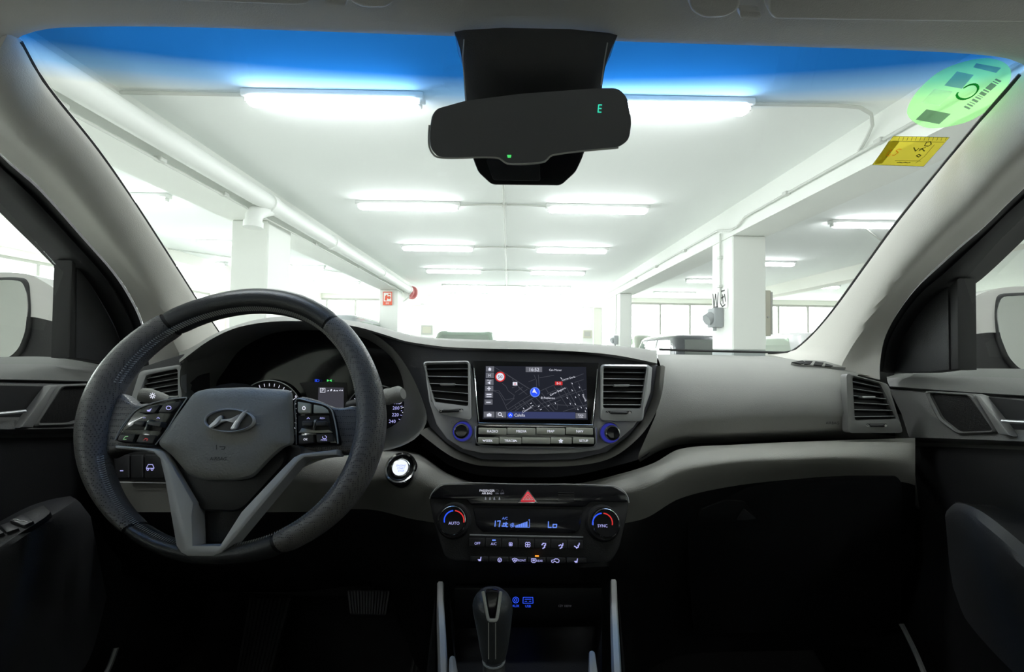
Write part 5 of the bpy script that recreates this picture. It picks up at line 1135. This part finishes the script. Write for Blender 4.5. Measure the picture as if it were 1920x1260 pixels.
mh = thing('mirror_mount', 'black tapered sensor housing between header and mirror', 'mirror mount', WS(1000, 250, .02))
lo = c7((345, 108), (378, 180), (390, 300), (415, 560), (430, 700), (1330, 700), (1352, 460), (1385, 300), (1410, 220), (1465, 138)); 
lf = [W(852, 60, .49), W(863, 94, .495), W(868, 130, .50), W(873, 200, .53), W(880, 260, .545)]; rf = [W(1158, 66, .49), W(1143, 100, .495), W(1134, 130, .50), W(1124, 200, .53), W(1115, 260, .545)]
rows = []
for A, B in zip(catmull(lf, 14), catmull(rf, 14)):
    o = np.array((0, .035, .0)); i_ = np.array((.012, -.006, -.002)); j_ = np.array((-.012, -.006, -.002)); rows.append([A+o, A, A+i_, A*.7+B*.3+np.array((0, -.012, -.003)), A*.3+B*.7+np.array((0, -.012, -.003)), B+j_, B, B+o])
grid('housing', rows, 'dash_dark', mh, angle=40)
for q in (((870, 74), (868, 110), (871, 150), (874, 190)), ((1139, 80), (1133, 115), (1127, 160))): tube([W(u, v, .483+(v-74)*.0002) for u, v in q], .0008, 'housing_seam', 'silver_soft', mh, seg=5)
FH = Frame(990, 320, .575, -30)
plate(FH, rounded(c7((455, 900), (470, 960), (505, 1050), (600, 1138), (1082, 1143), (1185, 1050), (1232, 950), (1255, 880)), 8), 0, .03, 'sensor_cover', 'black_plastic', mh, .004)
plate(FH, rounded(c7((560, 960), (930, 960), (940, 1110), (610, 1105)), 5), .003, .004, 'sensor_face', 'dash_dark', mh, .001)
def visor(name, label, F, panel, clip, lobe):
    r = thing('sun_visor', label, 'sun visor', F.P(*np.mean(panel, axis=0), 0))
    plate(F, rounded(panel, 12), .012, .016, 'visor_flap', 'headliner_cloth', r, .005, 3)
    plate(F, rounded(clip, 6), .008, .012, 'visor_clip', 'headliner_cloth', r, .003); plate(F, rounded(lobe, 14), .010, .014, 'visor_holder', 'headliner_cloth', r, .004, 3)
FVR = Frame(1650, 25, .44, -62); FVL = Frame(450, 0, .435, -62)
visor('sun_visor', 'folded grey sun visor at the top right', FVR, [(1442, -60), (1442, 24), (1452, 36), (1700, 40), (1960, 43), (1990, -60)], [(1386, 20), (1428, 22), (1428, 36), (1388, 35)], [(1290, -60), (1294, 20), (1318, 35), (1360, 34), (1388, 18), (1392, -60)])
visor('sun_visor', 'folded grey sun visor at the top left', FVL, [(60, -80), (60, -6), (300, 0), (560, 10), (582, 6), (590, -70)], [(607, 0), (650, 2), (648, 13), (612, 12)], [(652, -60), (655, 4), (680, 16), (725, 16), (742, 0), (745, -60)])
# stickers on the glass
class WSFrame:
    n = np.array((0, -1.0, -1.45)); n = n/np.linalg.norm(n)
    n = np.array((.12, -.56, -.82)); n /= np.linalg.norm(n); r = np.array((1.0, 0, 0)); up = np.cross(n, r)
    def P(s, u, v, off=0): return WS(u, v, .001+off*1.7)
    def mpp(s, u, v): return np.linalg.norm(s.P(u, v+1)-s.P(u, v))
FWS = WSFrame()
g = thing('green_sticker', 'round green emissions sticker with a reversed C on the windscreen corner', 'sticker', WS(1800, 240))
el = [(stk((600+x, 455+y))[0]) for x, y in []]
ell = catmull(stk((890, 100), (1060, 140), (1132, 220), (1120, 330), (1050, 470), (920, 600), (720, 720), (480, 780), (300, 785), (165, 720), (108, 640), (150, 510), (260, 370), (430, 230), (650, 140)), 60, True)
def film_on(polys, off, name, m, parent):
    mb = MB()
    for p in polys:
        P = [FWS.P(u, v, off) for u, v in p]; c = sum(np.array(q) for q in P)/len(P); mb.add(P+[c], [(i, (i+1) % len(P), len(P)) for i in range(len(P))])
    return mb.obj(name, m, parent, smooth=False)
film_on([ell], 0, 'disc', 'film_green', g)
film_on([stk((790, 150), (1035, 195), (985, 245), (760, 190))], .001, 'print_block', 'film_blue', g)
film_on([stk((600, 230), (765, 265), (650, 400), (475, 370))], .001, 'print_block', 'film_blue', g)
film_on([stk((380, 400), (560, 430), (430, 570), (250, 535))], .001, 'print_block', 'film_white', g)
film_on([stk((300, 603), (540, 648), (425, 750), (193, 705))], .001, 'dark_block', 'film_grey', g)
bars = []
for k, (t0, t1) in enumerate(((0, .05), (.08, .11), (.14, .33), (.36, .40), (.43, .52), (.55, .57), (.60, .64), (.68, .74), (.78, .80), (.84, .88), (.92, .97))):
    a, b, d = np.array((985, 300.)), np.array((655, 590.)), np.array((55, 25.)); p, q = a+(b-a)*t0, a+(b-a)*t1; bars.append(stk(tuple(p), tuple(p+d), tuple(q+d), tuple(q)))
film_on(bars, .001, 'bar_code', 'film_grey', g)
strips(FWS, [catmull(stk((670, 392), (720, 365), (780, 358), (808, 385), (800, 425), (750, 475), (680, 503), (620, 495), (597, 465), (608, 440)), 22)], 3.2, .0015, 'letter', 'film_dkgreen', g)
yl = thing('yellow_sticker', 'yellow inspection sticker below the green one on the windscreen', 'sticker', WS(1708, 310))
film_on([s5((525, 765), (842, 772), (695, 937), (405, 928))], 0, 'sheet', 'film_yellow', yl)
film_on([s5((500, 792), (560, 796), (462, 920), (415, 922))], .0008, 'shaded_edge', 'film_shade', yl)
strips(FWS, [s5((525, 766), (841, 773), (695, 936), (407, 927), (525, 766)), s5((520, 794), (810, 800)), s5((700, 880), (755, 815)), s5((535, 903), (680, 906)), s5((650, 918), (700, 880))]+[s5((560+k*24, 772), (553+k*24, 790)) for k in range(12)], .7, .001, 'rulings', 'film_ink', yl)
strips(FWS, [s5((640, 830), (650, 850), (668, 835)), s5((670, 848), (688, 838), (700, 850)), s5((672, 840), (706, 830)), s5((712, 800), (735, 797), (738, 812), (722, 822), (700, 820), (712, 800)), s5((655, 875), (668, 868), (680, 875), (668, 884), (655, 875))], 1.5, .0012, 'pen_marks', 'film_ink', yl)
strips(FWS, [s5((570, 840), (555, 838), (540, 848), (552, 858), (530, 874), (518, 872)), s5((505, 842), (515, 850), (498, 856), (486, 872), (500, 878), (510, 865))], 1.3, .0012, 'year_number', 'film_orange', yl)
strips(FWS, [s5((545, 915), (560, 913), (575, 916), (590, 913), (605, 916), (620, 914))], 1.2, .001, 'small_print', 'film_ink', yl)
